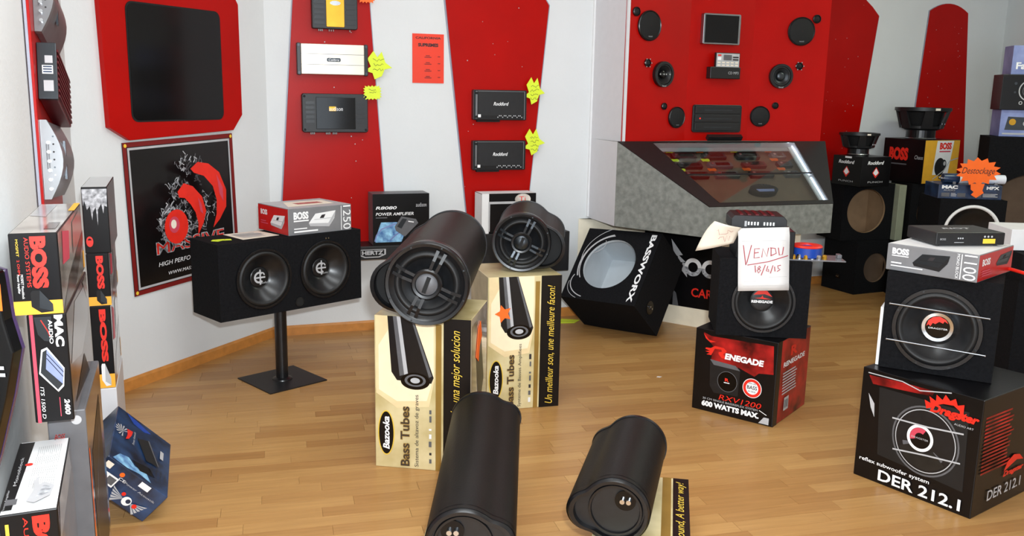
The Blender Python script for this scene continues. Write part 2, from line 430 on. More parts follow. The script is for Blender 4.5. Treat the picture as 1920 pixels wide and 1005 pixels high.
def baseboard(name, p, q, h=0.06, t=0.014):
    p = Vector((*p, 0)); q = Vector((*q, 0)); d = (q - p); L = d.length; d.normalize(); n = Vector((d.y, -d.x, 0))
    mb = MB(); mb.prism([(0, 0), (t, 0), (t, h - .012), (t * .4, h), (0, h)], 0, L, 0, frame(p, n, (0, 0, 1), d))
    struct(mb.build(name, 'base_wood'))
baseboard('baseboard_left', P_CAM, P_LA); baseboard('baseboard_angled', P_LA, P_AB); baseboard('baseboard_back', P_AB, P_BR)
baseboard('baseboard_back_right', P_RB0, P_RC); baseboard('baseboard_right', P_RC, P_R0)

def wallframe(p, q, off=0.0):
    """plane of a wall: U runs p->q, V up, N into the room (to the right of p->q seen from above)"""
    d = (Vector((*q, 0)) - Vector((*p, 0))).normalized(); n = Vector((d.y, -d.x, 0))
    return frame(Vector((*p, 0)) + n * off, d, (0, 0, 1), n)
WB = wallframe(P_AB, P_BR)          # back wall: s from the corner rightwards
# angled wall: s measured from the back corner towards the camera
_d = (Vector((*P_LA, 0)) - Vector((*P_AB, 0))).normalized()
WA = wallframe(P_LA, P_AB); LA = (Vector((*P_LA, 0)) - Vector((*P_AB, 0))).length
WL = wallframe((-1.12, 1.8), P_LA)
WR = wallframe((2.494, 7.18), P_RC)
def onW(Wm, s, z, off=0.0): return Wm @ Matrix.Translation((s, z, off))
def A_(s): return LA - s
# ------------------------------------------------------------------ red wall panels
def redpanel(name, label, Wm, pts, th=0.016):
    t = thing(name, label, 'wall panel', onW(Wm, 0, 0, 0.001))
    MB().prism(pts, 0, th).build('board', 'red_paint', t, bevel=.0015)
    n = len(pts); cx = sum(p[0] for p in pts) / n; cy = sum(p[1] for p in pts) / n
    big = [(cx + (x - cx) * 1.025, cy + (y - cy) * 1.004) for x, y in pts]
    MB().prism(big, 0, th * .5).build('edge_strip', 'pvc_edge', t)
    pr = Print(t, (Matrix.Translation((0, 0, th)), 1, 1), 'screw_marks')
    xs = [p[0] for p in pts]; ys = [p[1] for p in pts]
    for i in range(22):
        v = random.uniform(min(ys) + .1, max(ys) - .1); u = random.uniform(min(xs) + .12, max(xs) - .12)
        pr.disc(u, v, random.uniform(.002, .004), 'light_grey', n=6)
    pr.done()
    return t
redpanel('red_wall_panel', 'red wall panel widening towards its foot, with three amplifiers', WB, [(0.045, .5), (.705, .5), (.60, 2.06), (.57, 2.5), (.22, 2.5), (.163, 2.0)])
redpanel('red_wall_panel', 'red wall panel narrowing towards its foot, with two black amplifiers', WB, [(1.245, .45), (1.60, .45), (1.742, 2.03), (1.70, 2.09), (1.10, 2.12), (1.068, 2.03)])
def arch(x0, x1, b0, b1, zb, zs, zt):
    pts = [(b0, zb), (b1, zb)]
    for k in range(11):
        f = k / 10; pts.append((x1 + (x0 - x1) * f, zs + (zt - zs) * (1 - (2 * f - 1) ** 2)))
    return pts
redpanel('red_wall_panel', 'dark red arched panel beside the red speaker booth', WR, arch(-.36, .39, -.30, .235, .7, 2.13, 2.31))
redpanel('red_wall_panel', 'narrow red arched panel near the right corner', WR, arch(.94, 1.37, .84, 1.56, .6, 2.2, 2.265))
redpanel('red_wall_panel', 'tall narrow red panel on the left wall behind three amplifiers', WL, [(1.14, .6), (1.72, .6), (1.7, 2.4), (1.22, 2.4)])

# ------------------------------------------------------------------ TV panel and banner on the angled wall
t = thing('screen_panel', 'red panel with clipped corners holding a black glass screen', 'screen', onW(WA, 0, 0, .001))
out = [(A_(1.18), 1.93), (A_(1.165), 1.295), (A_(1.05), 1.232), (A_(.325), 1.258), (A_(.25), 1.34), (A_(.25), 1.93), (A_(.3), 2.0), (A_(1.1), 2.0)]
gx0, gx1, gz0, gz1 = A_(1.025), A_(.408), 1.325, 1.872
def rrect(x0, y0, x1, y1, r, n=5):
    p = []
    for cx, cy, a in ((x1 - r, y0 + r, -90), (x1 - r, y1 - r, 0), (x0 + r, y1 - r, 90), (x0 + r, y0 + r, 180)):
        for i in range(n + 1): p.append((cx + r * math.cos(R(a + 90 * i / n)), cy + r * math.sin(R(a + 90 * i / n))))
    return p
MB().prism(out, 0, .03).build('frame_board', 'red_paint', t, bevel=.002)
MB().prism(rrect(gx0 - .008, gz0 - .008, gx1 + .008, gz1 + .008, .04), .028, .033).build('bezel', 'black_matt', t)
MB().prism(rrect(gx0, gz0, gx1, gz1, .036), .03, .0345).build('screen_glass', 'screen_glass', t)
BW, BH = 0.765, 0.757
t = thing('banner', 'black banner with red ball and crescent emblem and a red border', 'banner', onW(WA, A_(1.06), .463, .004) @ Matrix.Rotation(R(1.5), 4, 'Z'))
MB().box((0, 0, 0), (BW, BH, .003)).build('cloth', 'banner', t)
pr = Print(t, (Matrix.Translation((0, 0, .003)), BW, BH), 'border')
for a, b, c, d in ((0, 0, 1, .03), (0, .97, 1, 1), (0, 0, .03, 1), (.97, 0, 1, 1)): pr.rect(a, b, c, d, 'red_edge')
for a, b, c, d in ((.035, .035, .965, .05), (.035, .95, .965, .965), (.035, .035, .05, .965), (.95, .035, .965, .965)): pr.rect(a, b, c, d, 'light_grey')
for a in (.02, .98):
    for b in (.02, .98): pr.disc(a, b, .012, 'print_yellow')
pr.done()
pr = Print(t, (Matrix.Translation((0, 0, .003)), BW, BH), 'emblem')
def cres(cx, cy, ro, ri, dx, dy, a0, a1, m):
    n = 18; p = []
    for i in range(n + 1):
        a = R(a0 + (a1 - a0) * i / n); p.append((cx + ro * math.cos(a), cy + ro * math.sin(a)))
    for i in range(n, -1, -1):
        a = R(a0 + (a1 - a0) * i / n); p.append((cx + dx + ri * math.cos(a), cy + dy + ri * math.sin(a)))
    pr.poly(p, m)
C1 = [(.45, .80), (.52, .84), (.62, .82), (.72, .75), (.78, .62), (.77, .5), (.70, .42), (.63, .37), (.67, .46), (.68, .56), (.65, .66), (.57, .74), (.48, .77)]
C2 = [(.32, .66), (.38, .71), (.46, .68), (.54, .6), (.57, .5), (.54, .42), (.48, .34), (.49, .42), (.47, .5), (.43, .56), (.38, .61), (.33, .62)]
C0 = [(.29 + .105 * math.cos(R(q)), .43 + .115 * math.sin(R(q))) for q in range(0, 360, 15)]
for P in (C1, C2, C0):                                # grey splash round each shape
    for i in range(len(P)):
        (x0, y0), (x1, y1) = P[i], P[(i + 1) % len(P)]
        for k in range(7):
            f = random.random(); u = x0 + (x1 - x0) * f; v = y0 + (y1 - y0) * f; g = [(u, v)]
            for _ in range(3): u += random.uniform(-.022, .03); v += random.uniform(-.018, .03); g.append((u, v))
            pr.stroke(g, random.uniform(.002, .007), random.choice(['smoke_grey', 'mid_grey', 'mid_grey', 'light_grey']))
for P in (C1, C2, C0): pr.poly(P, 'print_red')
pr.poly([(.69, .74), (.745, .64), (.745, .54), (.71, .6), (.7, .68)], 'print_pink'); pr.poly([(.5, .6), (.53, .55), (.54, .48), (.515, .5)], 'print_pink')
pr.disc(.27, .445, .055, 'print_pink', sx=.85); pr.disc(.265, .45, .03, 'paper_warm', sx=.8)
pr.done()
pr = Print(t, (Matrix.Translation((0, 0, .003)), BW, BH), 'lettering')
pr.text('MASSIVE', .21, .235, .86, .325, 'smoke_grey', bold=.03); pr.text('MASSIVE', .215, .24, .855, .318, 'print_red')
pr.text('HIGH PERFORMANCE AUDIO', .22, .155, .9, .185, 'print_white', shear=.2); pr.text('WWW.MASSIVEAUDIO.COM', .3, .085, .8, .108, 'print_white', shear=.2)
pr.done()

# ------------------------------------------------------------------ wall amplifiers (back wall)
def base_amp(name, label, M, Wd, Hd, T, body):
    return thing(name, label, 'amplifier', M)
def fins(t, x0, x1, y0, y1, n, z, h, m, along='x', nm='fin'):
    for i in range(n):
        f = (i + .2) / n; g = (i + .8) / n
        mb = MB()
        if along == 'x': mb.box((x0, y0 + (y1 - y0) * f, z), (x1, y0 + (y1 - y0) * g, z + h))
        else: mb.box((x0 + (x1 - x0) * f, y0, z), (x0 + (x1 - x0) * g, y1, z + h))
        mb.build(nm, m, t)
def connectors(t, xs, y, z):
    for x in xs: MB().cyl(.0045, 0, .012, 8).build('terminal', 'chrome', t, Matrix.Translation((x, y, z)) @ Matrix.Rotation(R(90), 4, 'X'))
t = thing('amplifier', 'black amplifier with a gold centre plate, highest on the left red panel', 'amplifier', onW(WB, .262, 1.83, .018))
MB().prism(rrect(0, 0, .262, .24, .012), 0, .05).build('heatsink', 'black_satin', t, bevel=.004)
MB().prism(rrect(.08, -.004 + .015, .185, .24, .006), .048, .056).build('gold_plate', 'alu_gold', t, bevel=.002)
MB().prism([(.133 + .03 * math.cos(R(a)), .145 + .013 * math.sin(R(a))) for a in range(0, 360, 15)], .056, .058).build('badge', 'chrome', t)
for x0, x1 in ((.012, .07), (.195, .25)): fins(t, x0, x1, .02, .22, 7, .049, .004, 'black_plastic')
connectors(t, [.04, .05, .06, .10, .112, .124, .22], 0, .02)
t = thing('amplifier', 'champagne silver amplifier with black end caps between two black ones', 'amplifier', onW(WB, .172, 1.567, .018))
MB().box((.022, .004, 0), (.39, .178, .045)).build('heatsink', 'alu_champagne', t, bevel=.004)
for y in (.06, .12): MB().box((.022, y, .0445), (.39, y + .002, .0462)).build('groove', 'steel_dark', t)
for x in (0, .388): MB().prism(rrect(x, 0, x + .024, .182, .008), 0, .04).build('end_cap', 'black_plastic', t, bevel=.003)
for x in (.011, .4):
    for y in (.014, .168): MB().cyl(.007, .04, .047, 12).build('screw', 'steel_dark', t, Matrix.Translation((x, y, 0)))
MB().prism(rrect(.17, .078, .25, .1, .008), .045, .048).build('badge', 'steel_dark', t)
pr = Print(t, (Matrix.Translation((.17, .078, .048)), .08, .022), 'badge_lettering'); pr.text('Calibre', .12, .2, .88, .8, 'print_white', shear=.2); pr.done()
t = thing('amplifier', 'dark amplifier with a brown glossy window, lowest on the left red panel', 'amplifier', onW(WB, .193, 1.237, .018))
MB().prism(rrect(0, 0, .385, .225, .014), 0, .05).build('heatsink', 'black_satin', t, bevel=.004)
MB().box((.08, .02, .048), (.31, .205, .054)).build('window_plate', 'screen_glass', t, bevel=.002)
for x0, x1 in ((.02, .07), (.32, .368)): fins(t, x0, x1, .05, .185, 5, .049, .005, 'black_plastic')
for x in (.014, .371):
    for y in (.016, .209): MB().cyl(.007, .05, .054, 12).build('screw', 'black_matt', t, Matrix.Translation((x, y, 0)))
pr = Print(t, (Matrix.Translation((.155, .125, .054)), .08, .026), 'badge_lettering'); pr.rect(0, 0, .5, 1, 'alu_gold'); pr.text('audison', 0, .05, 1, .95, 'print_white', shear=.1); pr.done()
connectors(t, [.05, .06, .07, .14, .15, .16, .18, .19, .2], 0, .02)
for nm, z in (('upper', 1.316), ('lower', 1.003)):
    t = thing('amplifier', f'black amplifier with silver script lettering, {nm} of two on the narrowing red panel', 'amplifier', onW(WB, 1.236, z, .018))
    MB().prism(rrect(0, 0, .352, .186, .008), 0, .045).build('heatsink', 'black_plastic', t, bevel=.003)
    MB().box((.03, .028, .045), (.336, .176, .049)).build('top_plate', 'black_satin', t)
    for a, b, c, d in ((.028, .176, .338, .1795), (.334, .005, .338, .178), (.014, .01, .024, .178)): MB().box((a, b, .045), (c, d, .051)).build('silver_trim', 'steel', t)
    for y in (.02, .165): MB().cyl(.008, .045, .052, 12).build('screw', 'black_matt', t, Matrix.Translation((.019, y, 0)))
    pr = Print(t, (Matrix.Translation((.13, .09, .049)), .1, .022), 'brand_lettering'); pr.text('Rockford', 0, 0, 1, 1, 'print_white', shear=.3, bold=.02); pr.done()
    pr = Print(t, (Matrix.Translation((.02, .008, .049)), .31, .03), 'panel_marks'); pr.rect(.03, .3, .09, .9, 'print_white')
    for i in range(16): pr.disc(.45 + .034 * i, .35 + .3 * (i % 3 > 0), .13, 'light_grey', n=8)
    pr.done()
    MB().box((.03, -.012, .004), (.18, .002, .03)).build('terminal_block', 'black_matt', t)
# price tags
def tagshape(kind, sx, sy):
    if kind == 'arrow': q = [(.0, .3), (.22, .45), (.1, .72), (.32, 1), (.46, .78), (.62, .98), (.75, .6), (1, .42), (.72, .36), (.62, .12), (.35, 0), (.28, .22)]
    elif kind == 'burst':
        q = []
        for i in range(36):
            a = 2 * math.pi * i / 36; r = 1 if i % 2 else .8; q.append((.5 + .5 * r * max(-1, min(1, 1.25 * math.cos(a))), .5 + .5 * r * max(-1, min(1, 1.25 * math.sin(a)))))
    return [(x * sx, y * sy) for x, y in q]
def pricetag(label, s, z, sx, sy, rot, m, kind='arrow', off=.05, ink='ink', Wm=None, marks=3):
    M = onW(Wm or WB, s, z, off) @ Matrix.Rotation(R(rot), 4, 'Z')
    t = card('price_tag', label, M, tagshape(kind, sx, sy), .0015, m, 'price tag')
    pr = Print(t, (Matrix.Translation((0, 0, .0015)), sx, sy), 'handwriting')
    for i in range(marks): pr.scribble(.3, .62 - .16 * i, .72, .74 - .16 * i, ink, 9, .0022)
    pr.done()
pricetag('torn yellow price tag beside the silver amplifier', .565, 1.55, .165, .165, 0, 'fluo_yellow')
pricetag('yellow starburst tag on a corner of the brown-windowed amplifier', .552, 1.428, .11, .085, 2, 'fluo_yellow', 'burst', .07, marks=2)
pricetag('yellow price tag on the upper of two script-lettered amplifiers', 1.575, 1.415, .14, .17, 0, 'fluo_yellow', marks=4)
pricetag('yellow price tag on the lower of two script-lettered amplifiers', 1.58, 1.09, .15, .17, 4, 'fluo_yellow', marks=4)
pricetag('orange starburst tag beside the gold-plated amplifier', .53, 1.985, .1, .09, 0, 'fluo_orange', 'burst', .05)
t = thing('notice', 'glossy red printed notice on the white wall between red panels', 'notice', onW(WB, .864, 1.535, .003))
MB().box((0, 0, 0), (.197, .293, .002)).build('sheet', 'notice_red', t)
pr = Print(t, (Matrix.Translation((0, 0, .002)), .197, .293), 'print')
pr.text('CALIFORNIA', .1, .895, .9, .94, 'ink', bold=.03); pr.text('SUPREMES', .18, .74, .82, .81, 'ink', bold=.05)
for i in range(4):
    pr.rect(.42, .55 - .14 * i, .55, .565 - .14 * i, 'red_edge'); pr.rect(.38, .52 - .14 * i, .6, .535 - .14 * i, 'red_edge'); pr.rect(.8, .535 - .14 * i, .88, .55 - .14 * i, 'red_edge')
pr.done()

# ------------------------------------------------------------------ left wall amplifiers
def left_amp(label, s, z, kind, tilt):
    M = onW(WL, s, z, .018) @ Matrix.Rotation(R(tilt), 4, 'Z')
    t = thing('amplifier', label, 'amplifier', M)
    L = .4; Hh = .18
    if kind == 'silver':
        Hh = .25
        arc = [(0, 0)] + [(Hh * k / 10, .018 + .04 * math.sin(math.pi * k / 10)) for k in range(11)] + [(Hh, 0)]
        MB().prism(arc, 0, L, 0, frame((0, 0, 0), (0, 1, 0), (0, 0, 1), (1, 0, 0))).build('body', 'silver_dark', t, smooth=35)
        arc2 = [(-.004, 0)] + [(Hh * k / 10 * 1.03 - .004, .02 + .042 * math.sin(math.pi * k / 10)) for k in range(11)] + [(Hh * 1.03 - .004, 0)]
        MB().prism(arc2, -.02, .012, 0, frame((0, 0, 0), (0, 1, 0), (0, 0, 1), (1, 0, 0))).build('end_cap', 'silver_paint', t, smooth=35)
        pr = Print(t, (frame((-.02, Hh, 0), (0, -1, 0), (0, 0, 1), (-1, 0, 0)), Hh, .06), 'end_print')
        for i in range(6): pr.disc(.2 + .1 * i, .6, .05, random.choice(['ink', 'steel_dark', 'print_white']), n=10)
        pr.lines(.3, .2, .7, .4, 2, 'mid_grey'); pr.done()
        for i in range(6): MB().cyl(.006, 0, .012, 8).build('terminal', 'chrome', t, Matrix.Translation((-.02, .03 + .03 * i, .022)) @ Matrix.Rotation(R(-90), 4, 'Y'))
        MB().box((.13, .06, .05), (.15, .19, .057)).build('stripe', 'steel_dark', t)
    else:
        MB().box((0, 0, 0), (L, Hh, .055)).build('heatsink', 'maroon', t, bevel=.004)
        for i in range(9): MB().box((.02, .012 + .019 * i, .054), (L - .01, .02 + .019 * i, .06)).build('fin', 'maroon', t)
        MB().box((-.016, -.004, 0), (0.002, Hh + .004, .058)).build('end_plate', 'steel_dark', t, bevel=.002)
        pr = Print(t, (frame((-.016, Hh, 0), (0, -1, 0), (0, 0, 1), (-1, 0, 0)), Hh, .058), 'end_print')
        pr.rect(.22, .4, .36, .8, 'light_grey'); pr.rect(.40, .25, .56, .8, 'print_white'); pr.rect(.68, .3, .88, .8, 'light_grey')
        for i in range(3): pr.rect(.415 + .048 * i, .3, .44 + .048 * i, .75, 'navy_card')
        pr.done()
    return t
left_amp('curved silver amplifier at the top of the left wall panel', 1.29, 1.66, 'silver', -12)
left_amp('dark red finned amplifier between two silver ones on the left wall', 1.245, 1.445, 'red', -16)
left_amp('curved silver amplifier lowest on the left wall panel', 1.2, 1.125, 'silver', -5)

# ------------------------------------------------------------------ red speaker booth with its console
bA, bB, bC, bD = (.673, 5.623), (1.107, 5.904), (1.554, 6.063), (2.066, 6.118)
t = thing('speaker_booth', 'red three-sided display booth with white side panel and speakers', 'display booth', None)
FLW, FCW, FRW = wallframe(bA, bB), wallframe(bB, bC), wallframe(bC, bD)
for nm, Fm, L in (('left_wing', FLW, .517), ('centre_panel', FCW, .475), ('right_wing', FRW, .515)):
    MB().box((0, 1.19, -.018), (L, HT - .01, 0)).build(nm, 'red_paint', t, Fm)
sp0, sp1 = (.506, 5.98), (.673, 5.623)
SF = wallframe(sp0, sp1, 0); Ls = (Vector((*sp1, 0)) - Vector((*sp0, 0))).length
SFm = frame((*sp0, 0), (Vector((*sp1, 0)) - Vector((*sp0, 0))).normalized(), (0, 0, 1), (-.905, -.425, 0))
MB().box((.0, 1.2, -.018), (Ls, HT - .01, 0)).build('side_panel', 'white_lam', t, SFm)
MB().box((-.02, .68, 0), (.006, HT - .01, .012)).build('corner_strip', 'white_card', t, SFm)
MB().box((.645 - .473, .0, 0), (.66 - .473, .001, .001)).build('seam', 'red_edge', t, FCW @ Matrix.Translation((0, 1.22, .001)))
def wing_speaker(label, Fm, s, z, r, kind):
    M = onW(Fm, s, z, .001); t = thing('car_speaker', label, 'speaker', M)
    if kind == 'grille':
        MB().lathe([(r, 0), (r, .012), (r * .95, .016), (r * .9, .012)], 44).build('frame_ring', 'black_plastic', t, smooth=40)
        MB().lathe([(r * .92, .011), (r * .6, .019), (r * .3, .023), (.001, .024)], 44).build('grille', 'black_matt', t, smooth=60)
        pr = Print(t, (Matrix.Translation((-r * .15, -r * .75, .0165)), r * .35, r * .1), 'badge_print'); pr.rect(0, 0, 1, 1, 'mid_grey'); pr.done()
    else:
        MB().lathe([(r, 0), (r, .016)], 44).build('mount_ring', 'black_plastic', t, smooth=40)
        speaker(t, Matrix.Translation((0, 0, .015)), r, .012, .2, .34, m_cap='steel_dark' if kind == 'cone' else 'black_gloss', m_cone='steel_dark' if kind == 'cone' else 'cone_black', bolts=0)
        pr = Print(t, (Matrix.Translation((-r * .2, -r * .96, .0256)), r * .4, r * .14), 'badge_print'); pr.text('focal', 0, 0, 1, 1, 'light_grey'); pr.done()
        if kind == 'coax':
            MB().box((-r * .55, -.006, .006), (r * .55, .006, .027)).build('tweeter_bridge', 'black_plastic', t)
            for q in (-.5, -.12, .12, .5): MB().cyl(.005, .026, .03, 8).build('screw', 'chrome', t, Matrix.Translation((r * q, 0, 0)))
def wing_tweeter(label, Fm, s, z, r, chrome=False):
    t = thing('tweeter', label, 'speaker', onW(Fm, s, z, .001))
    MB().lathe([(r, 0), (r, .01), (r * .8, .014), (r * .72, .008)], 24).build('tweeter_ring', 'black_plastic', t, smooth=40)
    MB().lathe([(r * .74, .008), (r * .5, .015), (.001, .018)], 24).build('tweeter_dome', 'black_matt', t, smooth=60)
    if chrome:
        for i in range(6): MB().cyl(.0035, 0, .014, 8).build('screw', 'chrome', t, Matrix.Translation((r * 1.12 * math.cos(i * 1.047), r * 1.12 * math.sin(i * 1.047), 0)))
for side, Fm, sp, tw in (('left', FLW, [(.17, 1.908), (.297, 1.618), (.434, 1.35)], [(.062, 1.986), (.169, 1.684), (.324, 1.42)]),
                         ('right', FRW, [(.321, 1.917), (.202, 1.626), (.079, 1.362)], [(.421, 1.998), (.326, 1.694), (.181, 1.434)])):
    for i, (s, z) in enumerate(sp):
        rr = (.092, .08, .068)[i]; nm = ('top', 'middle', 'bottom')[i]
        k = 'grille' if i != 1 else ('coax' if side == 'left' else 'cone')
        d = {'grille': 'round black covered speaker', 'coax': 'black speaker with a chrome-studded bridge', 'cone': 'black speaker with a shiny metal cone'}[k]
        wing_speaker(f'{d}, {nm} one on the {side} red wing', Fm, s, z, rr, k)
        wing_tweeter(f'small round tweeter beside the {nm} speaker of the {side} red wing', Fm, tw[i][0], tw[i][1], (.028, .024, .022)[i], i == 1)
t = thing('monitor', 'small square black monitor with silver edge on the red booth', 'monitor', onW(FCW, .075, 1.815, .001))
MB().prism(rrect(0, 0, .275, .192, .01), 0, .035).build('casing', 'steel', t, bevel=.003)
MB().box((.012, .01, .033), (.258, .182, .037)).build('screen', 'black_gloss', t)
t = thing('car_stereo', 'flip-up car stereo with a bright face below the small monitor', 'car stereo', onW(FCW, .135, 1.6, .001))
MB().box((0, 0, 0), (.225, .075, .05)).build('chassis', 'black_plastic', t, bevel=.004)
MB().box((.035, .07, .03), (.215, .165, .05)).build('flip_face', 'black_satin', t, bevel=.003)
pr = Print(t, (Matrix.Translation((.04, .075, .05)), .17, .085), 'face_print'); pr.rect(0, 0, 1, 1, 'light_grey'); pr.rect(.05, .8, .2, .92, 'print_red'); pr.rect(.05, .5, .2, .72, 'print_white')
for i in range(5):
    pr.rect(.05 + .19 * i, .28, .18 + .19 * i, .38, 'paper_warm'); pr.rect(.05 + .19 * i, .08, .18 + .19 * i, .18, 'paper_warm')
pr.rect(.3, .5, .65, .9, 'mid_grey'); pr.rect(.7, .5, .95, .6, 'ink'); pr.rect(.7, .68, .95, .78, 'ink'); pr.done()
pr = Print(t, (Matrix.Translation((.1, .03, .05)), .11, .02), 'slot_marks'); pr.text('CD MP3', .3, 0, 1, .8, 'light_grey'); pr.done()
t = thing('stereo_rack', 'black recessed rack of three slim car stereos in the red booth', 'car stereo', onW(FCW, .047, 1.255, .001))
MB().prism(rrect(0, 0, .368, .178, .016), 0, .012).build('rack_frame', 'black_plastic', t, bevel=.002)
for i in range(3):
    u = MB().box((.015, .012 + .055 * i, .01), (.353, .058 + .055 * i, .02)).build('stereo_unit', 'black_satin', t, bevel=.002)
    MB().box((.08, .03 + .055 * i, .0195), (.29, .036 + .055 * i, .0215)).build('disc_slot', 'steel_dark', u)
MB().cyl(.004, .02, .022, 8).build('indicator_light', 'red_led', t, Matrix.Translation((.05, .09, 0)))
# console
KL, KR, KFL, KFR, KW = (.64, 5.611), (2.105, 6.132), (1.146, 5.204), (1.969, 5.496), (.506, 5.98)
KR2 = (2.03, 6.40)
zt, zl, zb = 1.2, .853, .672
t = thing('display_console', 'grey carpeted sloping console with lit glass top below the red booth', 'display case', None)
v3 = lambda p, z: (p[0], p[1], z)
mb = MB()
mb.add([v3(KL, zb), v3(KFL, zb), v3(KFL, zl), v3(KL, zt)], [(0, 1, 2, 3)], 0)
mb.add([v3(KFL, zb), v3(KFR, zb), v3(KFR, zl), v3(KFL, zl)], [(0, 1, 2, 3)], 0)
mb.add([v3(KFR, zb), v3(KR, zb), v3(KR, zt), v3(KFR, zl)], [(0, 1, 2, 3)], 0)
mb.add([v3(KL, zb), v3(KFL, zb), v3(KFR, zb), v3(KR, zb), v3(KR2, zb), v3(KW, zb)], [(5, 4, 3, 2, 1, 0)], 0)
mb.add([v3(KR, zb), v3(KR2, zb), v3(KR2, zt), v3(KR, zt)], [(0, 1, 2, 3)], 0)
mb.add([v3(KL, zt), v3(KR, zt), v3(KR2, zt), v3(KW, zt)], [(0, 1, 2, 3)], 0)
mb.build('carpeted_body', 'carpet_grey', t)
MB().add([v3(KW, zb), v3(KL, zb), v3(KL, zt), v3(KW, zt)], [(0, 1, 2, 3)], 0).build('white_side', 'white_lam', t)
e = (Vector(v3(KR, zt)) - Vector(v3(KL, zt))).normalized()
nn = Vector((.178, -.5006, .8472)).normalized(); dn = e.cross(nn)
if dn.z > 0: dn = -dn
SL = frame(v3(KL, zt), e, dn, e.cross(dn))              # plane of the slope: (s, t), +z may point in or out
sg = 1 if (SL.to_3x3() @ Vector((0, 0, 1))).dot(nn) > 0 else -1
def slab(pts, a, b): return MB().prism(pts, min(sg * a, sg * b), max(sg * a, sg * b))
oq = [(0, 0), (1.555, 0), (1.214, .653), (.34, .653)]; iq = [(.235, .012), (1.30, .012), (1.205, .62), (.42, .62)]
rim = t
for nm, q in (('left_border', [oq[0], iq[0], iq[3], oq[3]]), ('right_border', [iq[1], oq[1], oq[2], iq[2]]), ('front_border', [iq[3], iq[2], oq[2], oq[3]]), ('back_border', [oq[0], oq[1], iq[1], iq[0]])):
    slab(q, -.006, .004).build(nm, 'black_satin', t, SL)
RD = .075
mb = MB()
for i in range(4):
    a, b = iq[i], iq[(i + 1) % 4]; mb.add([(a[0], a[1], 0), (b[0], b[1], 0), (b[0], b[1], -sg * RD), (a[0], a[1], -sg * RD)], [(0, 1, 2, 3)], 0)
mb.build('tray_wall', 'light_grey', t, SL)
slab(iq, -RD - .003, -RD).build('tray_floor', 'mdf_brown', t, SL)
slab([(iq[0][0] + .003, .015), (iq[1][0] - .003, .015), (1.235, .34), (.325, .34)], -.002, .0025).build('glass_pane', 'glass', t, SL)
slab([(.325, .35), (1.235, .35), (1.2, .617), (.425, .617)], -.002, .0025).build('glass_pane', 'glass', t, SL)
slab([(.322, .34), (1.24, .34), (1.24, .35), (.322, .35)], -.004, .006).build('divider_bar', 'steel_dark', t, SL)
mb = MB(); mb2 = MB()
for i in range(34):
    f = i / 33
    if .52 < f < .56: continue
    p = (1.292 + (1.203 - 1.292) * f, .02 + .59 * f)
    slab_p = [(p[0] - .004, p[1] - .005), (p[0] + .002, p[1] - .005), (p[0] + .002, p[1] + .005), (p[0] - .004, p[1] + .005)]
    mb.prism(slab_p, min(-sg * .03, -sg * .026), max(-sg * .03, -sg * .026))
o = mb.build('led_dots', 'led', t, SL); o['kind'] = 'stuff'
slab([(1.255, .02), (1.296, .02), (1.206, .61), (1.172, .61)], -.04, -.031).build('led_strip', 'white_card', t, SL)
slab([(.24, .014), (1.29, .014), (1.285, .05), (.25, .05)], -.045, -.04).build('back_strip', 'light_grey', t, SL)
slab([(.645, -.04), (.9, -.04), (.9, -.01), (.645, -.01)], -.0, .03).build('handle_bar', 'black_plastic', t, SL)
rows = ['back', 'middle', 'front']; cols = ['far left', 'centre-left', 'centre-right', 'far right']
tagc = {(0, 0): 'fluo_yellow', (0, 1): 'fluo_orange', (0, 2): 'fluo_yellow', (0, 3): 'fluo_orange', (1, 0): 'fluo_yellow', (1, 1): 'fluo_yellow', (1, 3): 'fluo_orange', (2, 0): 'fluo_yellow', (2, 1): 'fluo_orange', (2, 2): 'fluo_orange', (2, 3): 'fluo_orange'}
ss = (.335, .585, .838, 1.09); ts = (.085, .18, .28)
tone = {0: 'maroon', 1: 'steel_dark', 2: 'black_satin'}
for r_ in range(3):
    for c_ in range(4):
        s = ss[c_] + (.03 if c_ == 0 else 0); tt = ts[r_]
        if c_ == 3: s = 1.1 - .0 * r_
        M = SL @ Matrix.Translation((s, tt, -sg * RD))
        wdt = .17 if c_ < 3 else .11
        m1 = ['maroon', 'mid_grey', 'black_satin', 'silver_dark', 'black_plastic', 'steel_dark'][(r_ * 2 + c_ * 5) % 6]
        th_ = thing('car_stereo', f'slim car stereo under the console glass, {rows[r_]} row, {cols[c_]}', 'car stereo', M, 'car stereos under the console glass')
        MB().prism(rrect(0, -.03, wdt, .02, .004), min(0, sg * .025), max(0, sg * .025)).build('chassis', m1, th_, bevel=.002)
        MB().prism(rrect(.05, -.02, wdt - .02, .008, .003), min(sg * .025, sg * .027), max(sg * .025, sg * .027)).build('display', 'screen_glass', th_)
        MB().cyl(.009, sg * .025, sg * .032, 14).build('knob', 'chrome', th_, Matrix.Translation((.026, -.006, 0)))
        if (r_, c_) in tagc:
            cn = 'yellow' if 'yellow' in tagc[(r_, c_)] else 'orange'
            M2 = SL @ Matrix.Translation((s - .035, tt - .062, -sg * RD + sg * .024))
            k = thing('price_tag', f'small {cn} price tag under the console glass, {rows[r_]} row, {cols[c_]}', 'price tag', M2, 'price tags under the console glass')
            MB().prism([(0, .004), (.012, .0), (.03, .004), (.05, 0), (.062, .006), (.058, .024), (.045, .03), (.02, .026), (.006, .03)], min(0, sg * .0015), max(0, sg * .0015)).build('card', tagc[(r_, c_)], k)
M = SL @ Matrix.Translation((.85, .44, -sg * RD))
t = thing('car_stereo', 'chrome-trimmed oval car stereo alone in the front half of the glass console', 'car stereo', M)
slab([(.1 * math.cos(R(a)), .05 * math.sin(R(a))) for a in range(0, 360, 12)], 0, .03).build('chassis', 'black_gloss', t)
